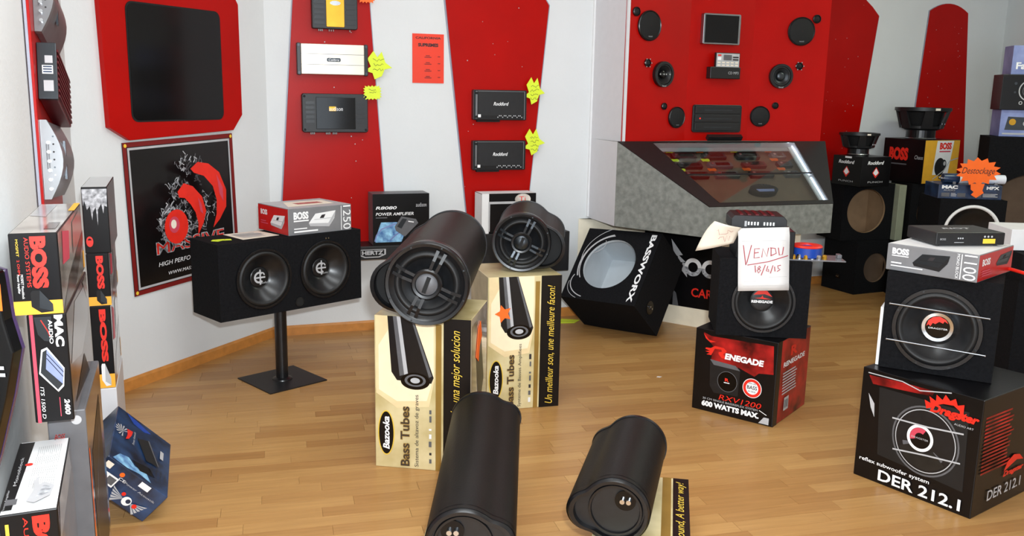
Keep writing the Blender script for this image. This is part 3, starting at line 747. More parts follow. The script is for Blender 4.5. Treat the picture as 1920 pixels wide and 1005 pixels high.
slab([(-.06, .005), (.07, .005), (.06, .028), (-.05, .028)], .03, .033).build('display', 'lavender_card', t)
for i in range(7): MB().cyl(.004, sg * .03, sg * .036, 8).build('button', 'chrome', t, Matrix.Translation((-.06 + .02 * i, -.025 - .008 * math.sin(i / 6 * 3.14), 0)))
M = SL @ Matrix.Translation((.43, .5, -sg * RD))
t = thing('leaflet', 'blue leaflet lying at the left edge inside the glass console', 'leaflet', M)
slab([(0, 0), (.055, 0), (.055, .1), (0.02, .1)], 0, .002).build('sheet', 'blue_plastic', t)
slab([(0.02, .1), (.055, .1), (.055, .116), (.026, .116)], 0, .002).build('foot_stripe', 'print_orange', t)
# cream cupboard under the console with a black poster
t = thing('base_cupboard', 'cream plinth cupboard below the grey console', 'cupboard', None)
pl = [(.44, 5.95), (.72, 6.035), (1.35, 5.6), (1.86, 5.72), (2.0, 6.42), (.9, 6.08)]
MB().prism(pl, 0, .668).build('body', 'cream', t)
CW = wallframe((.72, 6.035), (1.35, 5.6))
t = thing('poster', 'black poster with chrome winged lettering and red letters on the cream cupboard', 'poster', onW(CW, .2, .125, .001))
MB().box((0, 0, 0), (.54, .475, .002)).build('sheet', 'black_card', t)
pr = Print(t, (Matrix.Translation((0, 0, .002)), .54, .475), 'emblem')
pr.poly([(.36, .93), (.52, .72), (.47, .71), (.56, .63), (.5, .62), (.53, .56), (.44, .62), (.46, .69), (.40, .74)], 'light_grey')
pr.poly([(.52, .62), (.57, .61), (.59, .42), (.52, .5)], 'light_grey')
pr.disc(.66, .57, .125, 'smoke_grey', .07, 1, 30, 180, 360); pr.disc(.66, .57, .125, 'print_white', .07, 1, 30, 0, 180)
pr.disc(.88, .57, .125, 'smoke_grey', .07, 1, 30, 180, 300); pr.disc(.88, .57, .125, 'print_white', .07, 1, 30, 60, 180)
pr.poly([(.42, .0), (.5, .0), (.46, .18), (.42, .22)], 'mid_grey')
pr.done()
pr = Print(t, (Matrix.Translation((0, 0, .002)), .54, .475), 'lettering'); pr.text('CAR', .655, .16, .93, .285, 'print_red', bold=.02); pr.done()

# ------------------------------------------------------------------ leaning empty subwoofer cabinet
Mb = frame((.308, 5.503, .234), (.791, -.61, .044), (.486, .583, -.651), (.372, .537, .758))
t = thing('subwoofer_cabinet', 'empty black cabinet with white spiral print, tipped back against the cream cupboard', 'speaker box', Mb)
Wc, Dc, Hc = .533, .369, .522
cabinet(t, Wc, Dc, Hc, [(.467 * Wc, .519 * Hc, .178)], mi='paper_lining')
FF = faces(Wc, Dc, Hc)
pr = Print(t, FF['front'], 'lettering'); pr.text('BASSWORX', .875, .04, .945, .97, 'print_white', rot=-90, bold=.035); pr.done()
pr = Print(t, FF['front'], 'spiral_print')
def arcs(cx, cy, rx, ry, a0, a1, w0, m='light_grey'):
    pr.stroke([(cx + rx * math.cos(R(a0 + (a1 - a0) * i / 16)), cy + ry * math.sin(R(a0 + (a1 - a0) * i / 16))) for i in range(17)], w0, m)
arcs(.47, .52, .385, .40, 100, 215, .006); arcs(.5, .5, .43, .44, 105, 205, .009); arcs(.62, .62, .56, .45, 118, 200, .004); arcs(.35, .25, .30, .22, 160, 255, .006); arcs(.3, .2, .27, .2, 170, 250, .003); arcs(.0, .78, .32, .17, 20, -50, .003)
pr.done()
MB().cyl(.042, 0, .004, 24).build('terminal_cup', 'black_gloss', t, at(FF['right'], .457, .17))
for dx in (-.012, .012): MB().cyl(.006, .004, .014, 10).build('binding_post', 'chrome', t, at(FF['right'], .457, .17) @ Matrix.Translation((dx, 0, 0)))

# ------------------------------------------------------------------ twin subwoofer on its pedestal
t = thing('pedestal_stand', 'black steel pedestal with square foot plate under the twin subwoofer', 'stand', Matrix.Translation((-1.185, 4.462, 0)))
MB().box((-.165, -.165, 0), (.165, .165, .006)).build('foot_plate', 'black_satin', t, Matrix.Rotation(R(-45), 4, 'Z'))
MB().cyl(.031, .006, .398, 28).build('pole', 'black_plastic', t)
MB().lathe([(.031, .018), (.05, .012), (.052, .006)], 28).build('collar', 'black_plastic', t, smooth=40)
MB().box((-.12, -.08, .396), (.12, .08, .403)).build('head_plate', 'black_satin', t, Matrix.Rotation(R(45.4), 4, 'Z'))
Tt = place(-1.362, 4.073, .404, 45.4)
t = thing('twin_subwoofer', 'long black twin subwoofer box with two cones on the pedestal', 'subwoofer', Tt)
Wt, Dt, Ht = .803, .276, .369
cabinet(t, Wt, Dt, Ht, [(.29 * Wt, .49 * Ht, .14), (.725 * Wt, .5 * Ht, .14)], mi='black_matt')
FT = faces(Wt, Dt, Ht)
for u, v in ((.29, .49), (.725, .5)):
    zc = speaker(t, at(FT['front'], u, v), .15, .05, .09, .33, m_cap='cone_black', dome=.1)
    pr = Print(t, (at(FT['front'], u, v) @ Matrix.Translation((-.04, -.04, zc + .0005)), .08, .08), 'cap_emblem')
    pr.disc(.45, .5, .36, 'light_grey', .24, 1, 24, 50, 310); pr.rect(.2, .44, .85, .54, 'light_grey'); pr.rect(.46, .05, .56, .98, 'light_grey'); pr.disc(.62, .62, .2, 'light_grey', .12, 1, 14, 0, 90); pr.text('audio', .55, .1, .98, .22, 'light_grey', shear=.4); pr.done()
MB().cyl(.024, 0, .004, 24).build('terminal_badge', 'steel_dark', t, at(FT['front'], .53, .1)); MB().cyl(.019, .003, .005, 24).build('terminal_badge_face', 'black_matt', t, at(FT['front'], .53, .1))
for dx in (-.008, .008): MB().box((-.003 + dx, -.004, 0), (.003 + dx, .004, .005)).build('clip', 'chrome', t, at(FT['front'], .74, .93))
t = thing('data_sheet', 'white data sheet lying on the twin subwoofer', 'paper', Tt @ Matrix.Translation((0, 0, Ht + .001)))
MB().prism([(.165, .066), (.37, .08), (.36, .262), (.165, .262)], 0, .001).build('sheet', 'paper_warm', t)
pr = Print(t, (Matrix.Translation((.17, .075, .001)), .18, .18), 'text_lines'); pr.lines(.1, .1, .9, .9, 9, 'light_grey'); pr.done()
t = thing('yellow_tag', 'small yellow paper tag on the left end of the twin subwoofer', 'price tag', Tt @ Matrix.Translation((.03, .09, Ht + .001)))
MB().prism([(0, .03), (.02, .0), (.05, .015), (.09, .0), (.1, .03), (.06, .05), (.02, .055)], 0, .0015).build('card', 'fluo_yellow', t)
pr = Print(t, (Matrix.Translation((0, 0, .0015)), .1, .055), 'handwriting'); pr.scribble(.2, .3, .8, .7, 'ink', 8, .002); pr.done()
# amp picture on boxes
def amp_pic(pr, u0, v0, u1, v1, m='light_grey', dark='mid_grey'):
    f = lambda x, y: (u0 + (u1 - u0) * x, v0 + (v1 - v0) * y)
    pr.poly([f(0, .3), f(.25, .85), f(1, .95), f(.95, .5), f(.75, .0), f(.05, .12)], m)
    pr.poly([f(0, .3), f(.72, .22), f(.75, 0), f(.05, .12)], dark)
    pr.poly([f(.72, .22), f(1, .95), f(.97, .62), f(.75, 0)], dark)
    pr.poly([f(.4, .55), f(.48, .75), f(.62, .77), f(.55, .55)], 'ink')
    pr.stroke([f(.2, .5), f(.85, .52)], .0025, dark)
t, F = carton('amplifier_box', 'grey and red amplifier carton on the twin subwoofer', place(-1.104, 4.362, .774, 43.9), .366, .303, .135, ['grey_card', 'red_card', 'grey_card', 'red_card', 'light_grey', 'light_grey'])
pr = Print(t, F['front'], 'front_print'); pr.text('BOSS', .08, .58, .31, .86, 'print_white', bold=.05); pr.rect(.08, .5, .31, .55, 'print_white'); amp_pic(pr, .31, .22, .74, .84, 'white_card', 'light_grey')
pr.rect(.825, .04, .835, .96, 'print_white'); pr.text('1250', .86, .05, .985, .96, 'print_white', rot=-90); pr.rect(.08, .22, .28, .26, 'print_white'); pr.rect(.08, .1, .45, .16, 'print_white'); pr.done()
pr = Print(t, F['left'], 'side_print'); pr.text('BOSS', .1, .62, .32, .82, 'print_white', bold=.04); amp_pic(pr, .42, .2, .9, .75, 'white_card', 'light_grey'); pr.lines(.1, .25, .35, .42, 2, 'print_pink'); pr.done()
pr = Print(t, F['top'], 'top_print'); pr.poly([(.1, .2), (.85, .25), (.9, .75), (.3, .8)], 'paper_warm'); pr.rect(.35, .4, .75, .6, 'film'); pr.done()

# ------------------------------------------------------------------ wall ledges and cartons on them
for s0, s1, z0, z1, em, lab in ((.47, 1.02, .488, .57, True, 'black wall ledge with a silver emblem under the left red panel'), (1.2, 1.85, .36, .618, False, 'black wall ledge under the narrowing red panel, behind the tubes')):
    t = thing('wall_ledge', lab, 'shelf', onW(WB, s0, z0, .018))
    MB().box((0, 0, 0), (s1 - s0, z1 - z0, .19)).build('shelf_body', 'black_satin', t, bevel=.004)
    if em:
        pr = Print(t, (Matrix.Translation((.02, .01, .19)), .16, .055), 'emblem'); pr.poly([(.0, .95), (1, .95), (1, .35), (.75, .05), (.2, .05), (0, .3)], 'light_grey'); pr.poly([(.06, .88), (.94, .88), (.94, .4), (.72, .15), (.23, .15), (.06, .35)], 'black_matt'); pr.text('HERTZ', .1, .35, .9, .8, 'light_grey', bold=.04); pr.done()
T0 = onW(WB, 0, 0, 0)
def wallcarton(name, label, s, z, W, H, D, off, mats):
    o = T0 @ Vector((s, z, off)); yaw = math.degrees(math.atan2(P_BR[1] - P_AB[1], P_BR[0] - P_AB[0]))
    return carton(name, label, place(o.x, o.y, o.z, yaw), W, D, H, mats)
t, F = wallcarton('amplifier_box', 'black power amplifier carton with blue artwork below the left red panel', .575, .571, .345, .31, .15, .2, ['navy_card', 'black_card', 'black_card', 'mid_grey', 'mid_grey', 'black_card'])
pr = Print(t, F['front'], 'front_print'); pr.rect(.0, 0, 1, 1, 'black_card'); pr.text('R8080', .05, .70, .42, .76, 'print_white', bold=.02, shear=.2); pr.text('POWER AMPLIFIER', .05, .58, .72, .64, 'print_white', bold=.01, shear=.2); pr.rect(.05, .53, .25, .55, 'mid_grey')
pr.text('audison', .76, .74, .95, .82, 'light_grey'); pr.poly([(.14, .45), (.4, .45), (.62, .4), (.5, .06), (.04, .06), (.06, .2)], 'print_blue'); pr.stroke([(.03, .08), (.06, .2), (.15, .32), (.4, .42)], .008, 'lavender_card'); pr.stroke([(.3, .1), (.4, .2), (.55, .3)], .008, 'lavender_card')
pr.poly([(.38, .36), (.5, .56), (.76, .5), (.8, .42), (.56, .16), (.4, .28)], 'mid_grey'); pr.poly([(.42, .36), (.52, .52), (.6, .5), (.5, .32)], 'steel_dark'); pr.stroke([(.62, .46), (.72, .44)], .006, 'print_white'); pr.done()
t, F = wallcarton('speaker_box', 'black and white carton with a badge, behind the smaller bass tube', 1.255, .619, .36, .25, .15, .2, ['black_card', 'black_card', 'black_card', 'white_card', 'white_card', 'black_card'])
pr = Print(t, F['front'], 'front_print'); pr.rect(0, 0, .13, 1, 'white_card'); pr.rect(.13, .74, .8, .8, 'light_grey'); pr.rect(.12, .05, .15, .8, 'light_grey'); pr.disc(.75, .85, .14, 'film', sx=1.5); pr.text('Ti', .68, .8, .8, .92, 'print_red'); pr.done()

# ------------------------------------------------------------------ bass tubes and their cartons
def outline(Rm, c, r, phi, n=72, k=1.0):
    rad = []
    for i in range(n):
        a = 2 * math.pi * i / n; d = a - R(phi); q = Rm
        if math.cos(d) > 0 and abs(c * math.sin(d)) < r: q = max(q, c * math.cos(d) + math.sqrt(r * r - (c * math.sin(d)) ** 2))
        rad.append(q)
    for _ in range(2): rad = [(rad[i - 1] + 2 * rad[i] + rad[(i + 1) % n]) / 4 for i in range(n)]
    return [(k * rad[i] * math.cos(2 * math.pi * i / n), k * rad[i] * math.sin(2 * math.pi * i / n)) for i in range(n)]
def rings(mb, outs, m=0):
    n = len(outs[0][0]); base = len(mb.v)
    for pts, z in outs:
        for x, y in pts: mb.v.append(Vector((x, y, z)))
    for j in range(len(outs) - 1):
        for i in range(n):
            k = (i + 1) % n; mb.f.append([base + j * n + i, base + j * n + k, base + (j + 1) * n + k, base + (j + 1) * n + i]); mb.m.append(m)
    return mb
def bass_tube(label, near, far, Rm, c, r, phi, end):
    near, far = Vector(near), Vector(far); N = (near - far).normalized(); L = (near - far).length
    U = Vector((0, 0, 1)).cross(N).normalized(); V = N.cross(U)
    t = thing('bass_tube', label, 'bass tube', frame(near, U, V, N))
    c *= Rm; r *= Rm
    O = lambda k: outline(Rm, c, r, phi, k=k)
    rings(MB(), [(O(1), -L + .01), (O(1), -.012)]).build('tube_body', 'tube_brown', t, smooth=30)
    rings(MB(), [(O(.9), -L), (O(1.03), -L), (O(1.03), -L + .014), (O(1), -L + .014)]).build('rear_rim', 'black_plastic', t, smooth=30)
    MB().add([(x, y, -L + .002) for x, y in O(.92)], [tuple(range(71, -1, -1))]).build('rear_plate', 'black_matt', t)
    cp, sp = math.cos(R(phi)), math.sin(R(phi))
    if end == 'speaker':
        rings(MB(), [(O(1), -.03), (O(1.03), -.028), (O(1.03), -.012), (O(.96), -.008), (O(.94), -.02)]).build('front_rim', 'black_plastic', t, smooth=40)
        MB().add([(x, y, -.05) for x, y in O(.95)], [tuple(range(72))]).build('port_recess', 'black_matt', t)
        rings(MB(), [(O(.95), -.012), (O(.95), -.05)]).build('port_wall', 'black_satin', t)
        br_ = MB().lathe([(Rm * 1.02, -.05), (Rm * 1.02, .008), (Rm * .99, .016), (Rm * .92, .014), (Rm * .88, .006), (Rm * .8, .0)], 64).build('basket_ring', 'black_plastic', t, smooth=35)
        MB().lathe([(Rm * .82 + (.62 - .82) * Rm * k / 8, -.004 + .014 * math.sin(math.pi * k / 8)) for k in range(9)], 64).build('surround', 'rubber', t, smooth=60)
        MB().lathe([(Rm * .62, -.004), (Rm * .3, -.035), (.001, -.036)], 48).build('cone', 'cone_black', t, smooth=60)
        MB().lathe([(Rm * .38, -.034), (Rm * .38, .014), (Rm * .34, .02), (Rm * .28, .018), (Rm * .26, .010)], 40).build('hub', 'black_plastic', t, smooth=35)
        MB().lathe([(Rm * .27, .010), (Rm * .2, .018), (Rm * .1, .022), (.001, .023)], 32).build('phase_plug', 'steel_dark' if Rm < .15 else 'mid_grey', t, smooth=60)
        MB().box((-Rm * .05, -Rm * .2, .018), (Rm * .05, Rm * .2, .025)).build('plug_slot', 'black_matt', t, Matrix.Rotation(R(-20), 4, 'Z'))
        for k in range(4):
            for q in (-.075, .075):
                a = R(phi * 0 + 65 + 90 * k); m = Matrix.Rotation(a, 4, 'Z')
                MB().add([(Rm * .33, Rm * (q - .038), .016), (Rm * .33, Rm * (q + .038), .016), (Rm * .6, Rm * (q * 1.15 + .036), .021), (Rm * .6, Rm * (q * 1.15 - .036), .021), (Rm * .86, Rm * (q * 1.3 + .04), .008), (Rm * .86, Rm * (q * 1.3 - .04), .008),
                          (Rm * .33, Rm * (q - .038), .004), (Rm * .33, Rm * (q + .038), .004), (Rm * .6, Rm * (q * 1.15 + .036), .008), (Rm * .6, Rm * (q * 1.15 - .036), .008), (Rm * .86, Rm * (q * 1.3 + .04), -.004), (Rm * .86, Rm * (q * 1.3 - .04), -.004)],
                         [(0, 3, 2, 1), (3, 5, 4, 2), (6, 7, 8, 9), (9, 8, 10, 11), (0, 6, 9, 3), (3, 9, 11, 5), (1, 2, 8, 7), (2, 4, 10, 8)]).build('spoke', 'black_satin' if Rm > .145 else 'steel_dark', t, m)
        for k in range(8):
            a = R(22.5 + 45 * k); MB().cyl(Rm * .022, .012, .017, 8).build('screw', 'steel_dark', br_, Matrix.Translation((Rm * .96 * math.cos(a), Rm * .96 * math.sin(a), 0)))
    else:
        rings(MB(), [(O(1), -.035), (O(1.0), -.03), (O(.99), -.012), (O(.93), .0), (O(.84), .0), (O(.82), -.02)]).build('end_cap', 'black_plastic', t, smooth=40)
        MB().add([(x, y, -.018) for x, y in O(.83)], [tuple(range(72))]).build('end_plate', 'black_satin', t)
        MB().lathe([(Rm * .78, -.018), (Rm * .76, -.010), (Rm * .70, -.010), (Rm * .68, -.018)], 48).build('plate_ridge', 'black_plastic', t, smooth=40)
        tc_ = MB().cyl(Rm * .3, -.018, -.011, 28).build('terminal_cup', 'black_gloss', t, Matrix.Translation((Rm * .28 * -cp, Rm * .34, 0)))
        for q in (-.08, .1): MB().cyl(Rm * .07, -.012, .0, 12).build('binding_post', 'chrome', tc_, Matrix.Translation((Rm * q, 0, 0)))
        for a in (100, 150, 250, 330): MB().cyl(Rm * .03, -.018, -.013, 8).build('screw', 'steel_dark', t, Matrix.Translation((Rm * .74 * math.cos(R(a)), Rm * .74 * math.sin(R(a)), 0)))
    return t
bass_tube('large dark bass tube with spoked woofer facing forward, on the Spanish carton', (-.314, 3.25, .79), (-.276, 4.10, .796), .155, .74, .63, 186, 'speaker')
bass_tube('smaller bass tube with silver-spoked woofer on the French carton', (.043, 4.2, .793), (.068, 4.66, .797), .138, .77, .72, -12, 'speaker')
bass_tube('long dark bass tube in the foreground, its terminal end cut by the frame', (-.122, 2.3, .252), (-.106, 3.2, .282), .11, .8, .56, 8, 'plate')
bass_tube('short dark bass tube with terminal plate facing forward, nearest the right', (.322, 2.5, .262), (.451, 3.0, .277), .107, .8, .62, 188, 'plate')
def tube_art(pr, u0, v0, u1, v1):
    f = lambda x, y: (u0 + (u1 - u0) * x, v0 + (v1 - v0) * y)
    pr.poly([f(-.26, -.05), f(.2, -.24), f(.9, -.2), f(1.02, .2), f(1.02, 1.0), f(.2, 1.0), f(-.26, 1.0)], 'halo')
    pr.poly([f(-.2, .0), f(.2, -.15), f(.85, -.12), f(1.0, .2), f(1.0, 1.0), f(.2, 1.0), f(-.2, .6)], 'glow_cream')
    pr.poly([f(0, 1), f(.55, 1.0), f(1, .2), f(.95, .12), f(.2, .14), f(.08, .25)], 'black_plastic')
    pr.poly([f(.12, 1), f(.2, 1), f(.36, .22), f(.26, .2)], 'mid_grey'); pr.poly([f(.2, 1), f(.28, 1), f(.44, .24), f(.36, .22)], 'light_grey'); pr.poly([f(.5, 1), f(.54, 1), f(.96, .22), f(.9, .2)], 'mid_grey')
    pr.disc(f(.6, .14)[0], f(.6, .14)[1], .055, 'black_gloss', sx=1.7); pr.disc(f(.6, .15)[0], f(.6, .15)[1], .04, 'mid_grey', .03, 1.7); pr.disc(f(.6, .15)[0], f(.6, .15)[1], .018, 'light_grey', 0, 1.7)
def tube_carton(label, T, W, D, H, sub, slogan):
    t, F = carton('bass_tube_box', label, T, W, D, H, ['gold_card', 'film', 'gold_card', 'gold_card', 'gold_card', 'gold_card'])
    pr = Print(t, F['front'], 'front_print'); pr.rect(.72, 0, 1, 1, 'black_card'); pr.rect(.64, 0, .7, .96, 'gold_dark')
    tube_art(pr, .14, .52, .62, 1.0)
    pr.disc(.12, .235, .15, 'gold_text', sx=.36); pr.disc(.12, .235, .142, 'black_card', sx=.335); pr.text('Bazooka', .085, .125, .155, .345, 'print_white', rot=90, shear=.25, bold=.03)
    pr.text('Bass Tubes', .27, .02, .37, .42, 'gold_dark', rot=90, bold=.05); pr.text('Bass Tubes', .275, .022, .365, .418, 'ink', rot=90); pr.text(sub, .42, .02, .475, .50, 'ink', rot=90)
    for i in range(7): pr.rect(.565 + .015 * random.random(), .05 + .055 * i, .60, .062 + .055 * i + .03 * random.random(), random.choice(['ink', 'mid_grey', 'mid_grey', 'white_card']))
    pr.text(slogan, .80, .03, .92, .93, 'gold_text', rot=90, shear=.35); pr.done()
    pr = Print(t, F['right'], 'side_print'); pr.rect(.05, .0, .35, .95, 'film_dark'); pr.poly([(.3, .7), (.6, .85), (.8, .5), (.5, .3)], 'black_plastic'); pr.done()
    return t, F
tube_carton('gold carton with Spanish text under the large bass tube', place(-.536, 3.399, 0, -8.4), .387, .349, .63, 'Sistema de altavoz de graves', 'Un mejor sonido, una mejor solucion')
tube_carton('gold carton with French text under the smaller bass tube', place(-.109, 4.051, 0, 15.8), .36, .345, .65, 'Systeme de Basses Amplifiees', 'Un meilleur son, une meilleure facon!')
def low_carton(label, T, W, D, H):
    t, F = carton('bass_tube_box', label, T, W, D, H, 'gold_card')
    pr = Print(t, F['top'], 'top_print'); pr.rect(.82, 0, 1, 1, 'black_card'); pr.rect(.7, 0, .8, 1, 'gold_dark'); pr.text('Bigger sound, A better way!', .85, .05, .97, .95, 'gold_text', rot=90, shear=.35); pr.done()
    return t, F
low_carton('gold carton lying flat under the long foreground tube', place(-.262, 2.45, 0, -2), .26, .66, .138)
low_carton('gold and black carton lying flat under the short foreground tube', place(.238, 2.42, 0, -10), .3, .62, .156)
t = card('price_tag', 'orange star tag stuck on the French tube carton', place(-.109, 4.051, 0, 15.8) @ frame((.02, -.003, .42), (1, 0, 0), (0, 0, 1), (0, -1, 0)), [(.055 + (.042 if i % 2 else .022) * math.cos(i * math.pi / 5), .055 + (.045 if i % 2 else .022) * math.sin(i * math.pi / 5)) for i in range(10)], .0015, 'fluo_orange', 'price tag')
t = card('price_tag', 'orange strip tag on the right side of the Spanish tube carton', place(-.536, 3.399, 0, -8.4) @ frame((.389, .1, .42), (0, 1, 0), (0, 0, 1), (1, 0, 0)), [(0, .03), (.05, .0), (.07, .06), (.12, .09), (.09, .16), (.04, .14), (.02, .09)], .0015, 'fluo_orange', 'price tag')
t = card('price_tag', 'orange tag at the front of the short foreground tube carton', place(.238, 2.42, 0, -10) @ Matrix.Translation((.2, .02, .158)), [(0, 0), (.08, 0), (.09, .05), (.02, .07)], .0015, 'fluo_orange', 'price tag')
t = card('price_tag', 'yellow-green card lying on the floor behind the French carton', Matrix.Translation((.3, 5.72, .001)), [(0, 0), (.12, .02), (.16, .1), (.04, .12)], .002, 'fluo_yellow', 'price tag')

# ------------------------------------------------------------------ Renegade stack
t, F = carton('subwoofer_box', 'black and red subwoofer carton on the floor below the sold note', place(.889, 4.16, 0, -37.8), .408, .411, .404, ['black_card', 'dark_red_card', 'black_card', 'black_card', 'black_card', 'black_card'])
pr = Print(t, F['front'], 'front_print')
pr.poly([(.1, .96), (.2, .93), (.95, .95), (.97, .62), (.8, .6), (.75, .55), (.55, .62), (.5, .5), (.3, .45), (.25, .3), (.2, .6), (.24, .8), (.14, .9)], 'dark_red_card')
pr.poly([(.1, .95), (.17, .88), (.26, .87), (.19, .85), (.13, .89)], 'print_red')
pr.poly([(.14, .78), (.2, .785), (.25, .82), (.36, .815), (.4, .78), (.36, .74), (.40, .685), (.34, .69), (.30, .73), (.30, .755), (.34, .765), (.33, .79), (.25, .785), (.21, .70), (.15, .70), (.19, .725), (.13, .735), (.19, .75), (.13, .765)], 'print_red')
pr.text('ENEGADE', .38, .685, .85, .76, 'print_white', bold=.05, shear=.1)
pr.poly([(.2, .65), (.52, .63), (.58, .58), (.57, .27), (.27, .25), (.215, .33)], 'black_satin'); pr.poly([(.2, .65), (.52, .63), (.58, .58), (.25, .59)], 'mid_grey'); pr.disc(.43, .42, .12, 'black_gloss'); pr.disc(.43, .42, .125, 'mid_grey', .118); pr.text('R', .40, .42, .45, .46, 'print_red', bold=.04); pr.rect(.39, .40, .46, .41, 'print_white')
pr.disc(.735, .41, .115, 'print_white'); pr.disc(.735, .41, .108, 'print_red', .075); pr.text('BASS', .675, .395, .795, .44, 'ink', bold=.02); pr.text('NEW LINE', .69, .455, .78, .475, 'ink'); pr.text('IN SIDE', .69, .36, .78, .38, 'ink')
pr.text('RXV1200', .34, .185, .86, .25, 'print_red', shear=.2); pr.text('30 CM SINGLE BASSREFLEX SYSTEM', .14, .15, .82, .175, 'light_grey'); pr.text('600 WATTS MAX.', .13, .065, .84, .135, 'print_white', bold=.06); pr.poly([(.84, .02), (.96, .02), (.96, .1), (.9, .1)], 'light_grey'); pr.stroke([(.84, .17), (.93, .13)], .003, 'print_white'); pr.done()
pr = Print(t, F['right'], 'side_print'); pr.rect(.0, .0, .12, 1, 'black_card'); pr.text('R', .4, .76, .6, .88, 'print_red', bold=.04); pr.text('RENEGADE', .2, .66, .85, .72, 'print_white', bold=.03); pr.lines(.2, .32, .65, .6, 8, 'light_grey', .15); pr.rect(.28, .12, .42, .28, 'light_grey')
for i in range(5): pr.rect(.295 + .022 * i, .15, .305 + .022 * i, .25, 'ink')
pr.done()
Tr = place(.951, 4.026, .406, -6.4)
t = thing('subwoofer', 'black carpeted subwoofer behind the handwritten sold note', 'subwoofer', Tr)
Wr, Dr, Hr = .409, .34, .358
cabinet(t, Wr, Dr, Hr, [(.5 * Wr, .46 * Hr, .135)], mi='black_matt')
FR_ = faces(Wr, Dr, Hr); zc = speaker(t, at(FR_['front'], .5, .46), .145, .045, .09, .36, m_cap='black_satin', dome=.1)
pr = Print(t, (at(FR_['front'], .5, .46) @ Matrix.Translation((-.05, -.03, zc + .0005)), .1, .08), 'cap_lettering'); pr.poly([(.1, .7), (.35, 1), (.7, .95), (.95, .6), (.6, .75), (.35, .72)], 'print_red'); pr.poly([(.15, .5), (.45, .55), (.5, .68), (.55, .55), (.9, .45), (.6, .45)], 'print_red'); pr.text('RENEGADE', .02, .22, .98, .38, 'print_white', bold=.05); pr.done()
t, F = carton('accessory_box', 'small black carton behind the sold note, under a dark amplifier', Tr @ Matrix.Translation((.07, .03, Hr + .001)), .26, .24, .13, 'black_card')
t = thing('amplifier', 'small dark amplifier with white terminal marks above the sold note', 'amplifier', Tr @ Matrix.Translation((.045, .06, Hr + .133)))
MB().prism([(0, 0), (.25, 0), (.25, .045), (.235, .062), (.015, .062), (0, .045)], -.2, 0, 0, frame((0, 0, 0), (1, 0, 0), (0, 0, 1), (0, -1, 0))).build('heatsink', 'black_satin', t, bevel=.003)
pr = Print(t, (frame((0, 0, 0), (1, 0, 0), (0, 0, 1), (0, -1, 0)), .25, .062), 'panel_marks')
for i in range(8): pr.rect(.3 + .055 * i + .06 * (i > 3), .3, .33 + .055 * i + .06 * (i > 3), .55, 'print_white')
pr.rect(.24, .2, .28, .6, 'light_grey'); pr.done()
for i in range(5): MB().box((.04 + .035 * i, .02, .06), (.055 + .035 * i, .18, .066)).build('fin', 'maroon', t)
t = thing('sold_note', 'white sheet with large red handwriting hung over a black subwoofer', 'paper', Tr @ frame((.085, -.022, .216), (.998, .0, .06), (-.06, 0, .998), (0, -1, 0)))
NW, NH = .226, .286
mb = MB()
for j in range(9):
    for i in range(5): mb.v.append(Vector((NW * i / 4, NH * j / 8, -.004 * math.sin(j / 8 * 3.1) - (.02 * ((j - 7) ** 2) if j > 7 else 0))))
for j in range(8):
    for i in range(4): mb.f.append([j * 5 + i, j * 5 + i + 1, j * 5 + i + 6, j * 5 + i + 5]); mb.m.append(0)
so = mb.build('sheet', 'paper', t, smooth=60); sm = so.modifiers.new('thickness', 'SOLIDIFY'); sm.thickness = .0006
pr = Print(t, (Matrix.Translation((0, 0, .0005)), NW, NH), 'handwriting')
def hw(P, wd=.0035): pr.stroke(P, wd, 'ink_red')
hw([(.10, .74), (.15, .42), (.17, .46), (.26, .74)]); hw([(.42, .68), (.32, .68), (.31, .53), (.42, .54)]); hw([(.31, .61), (.4, .62)])
hw([(.46, .54), (.48, .68), (.56, .55), (.59, .69)]); hw([(.64, .69), (.64, .56)]); hw([(.62, .69), (.72, .68), (.74, .6), (.63, .56)]); hw([(.78, .69), (.80, .57), (.86, .58), (.88, .7)])
hw([(.18, .42), (.6, .47), (.97, .56)]); hw([(.33, .41), (.34, .3)]); hw([(.42, .40), (.38, .37), (.44, .33), (.40, .29), (.37, .33), (.44, .38), (.42, .40)]); hw([(.53, .42), (.45, .25)])
hw([(.58, .4), (.55, .32), (.6, .31), (.59, .35)]); hw([(.68, .41), (.63, .28)]); hw([(.71, .39), (.72, .31)]); hw([(.83, .41), (.77, .4), (.78, .36), (.82, .34), (.76, .31)])
pr.done()
pr = Print(t, (Matrix.Translation((0, 0, .0005)), NW, NH), 'printed_rules')
for v, a, b in ((.86, .1, .25), (.8, .07, .93), (.15, .12, .35), (.22, .6, .95), (.08, .1, .9)): pr.rect(a, v, b, v + .004, 'light_grey')
pr.done()
t = thing('note_page', 'curled page with faint red writing folded out left of the sold note', 'paper', Tr @ Matrix.Translation((0, 0, 0)))
mb = MB(); G = 8
c00, c10, c11, c01 = Vector((-.115, .0, .39)), Vector((.052, -.012, .435)), Vector((.085, .0, .505)), Vector((-.04, -.03, .535))
for j in range(G + 1):
    for i in range(G + 1):
        a, b = i / G, j / G
        p = c00 * (1 - a) * (1 - b) + c10 * a * (1 - b) + c11 * a * b + c01 * (1 - a) * b
        p += Vector((0, -.035 * math.sin(math.pi * a) * (.4 + .6 * b), .02 * math.sin(math.pi * b) * (1 - a))); mb.v.append(p)
for j in range(G):
    for i in range(G): k = j * (G + 1) + i; mb.f.append([k, k + 1, k + G + 2, k + G + 1]); mb.m.append(0)
so = mb.build('page', 'paper_warm', t, smooth=60); sm = so.modifiers.new('thickness', 'SOLIDIFY'); sm.thickness = .0006
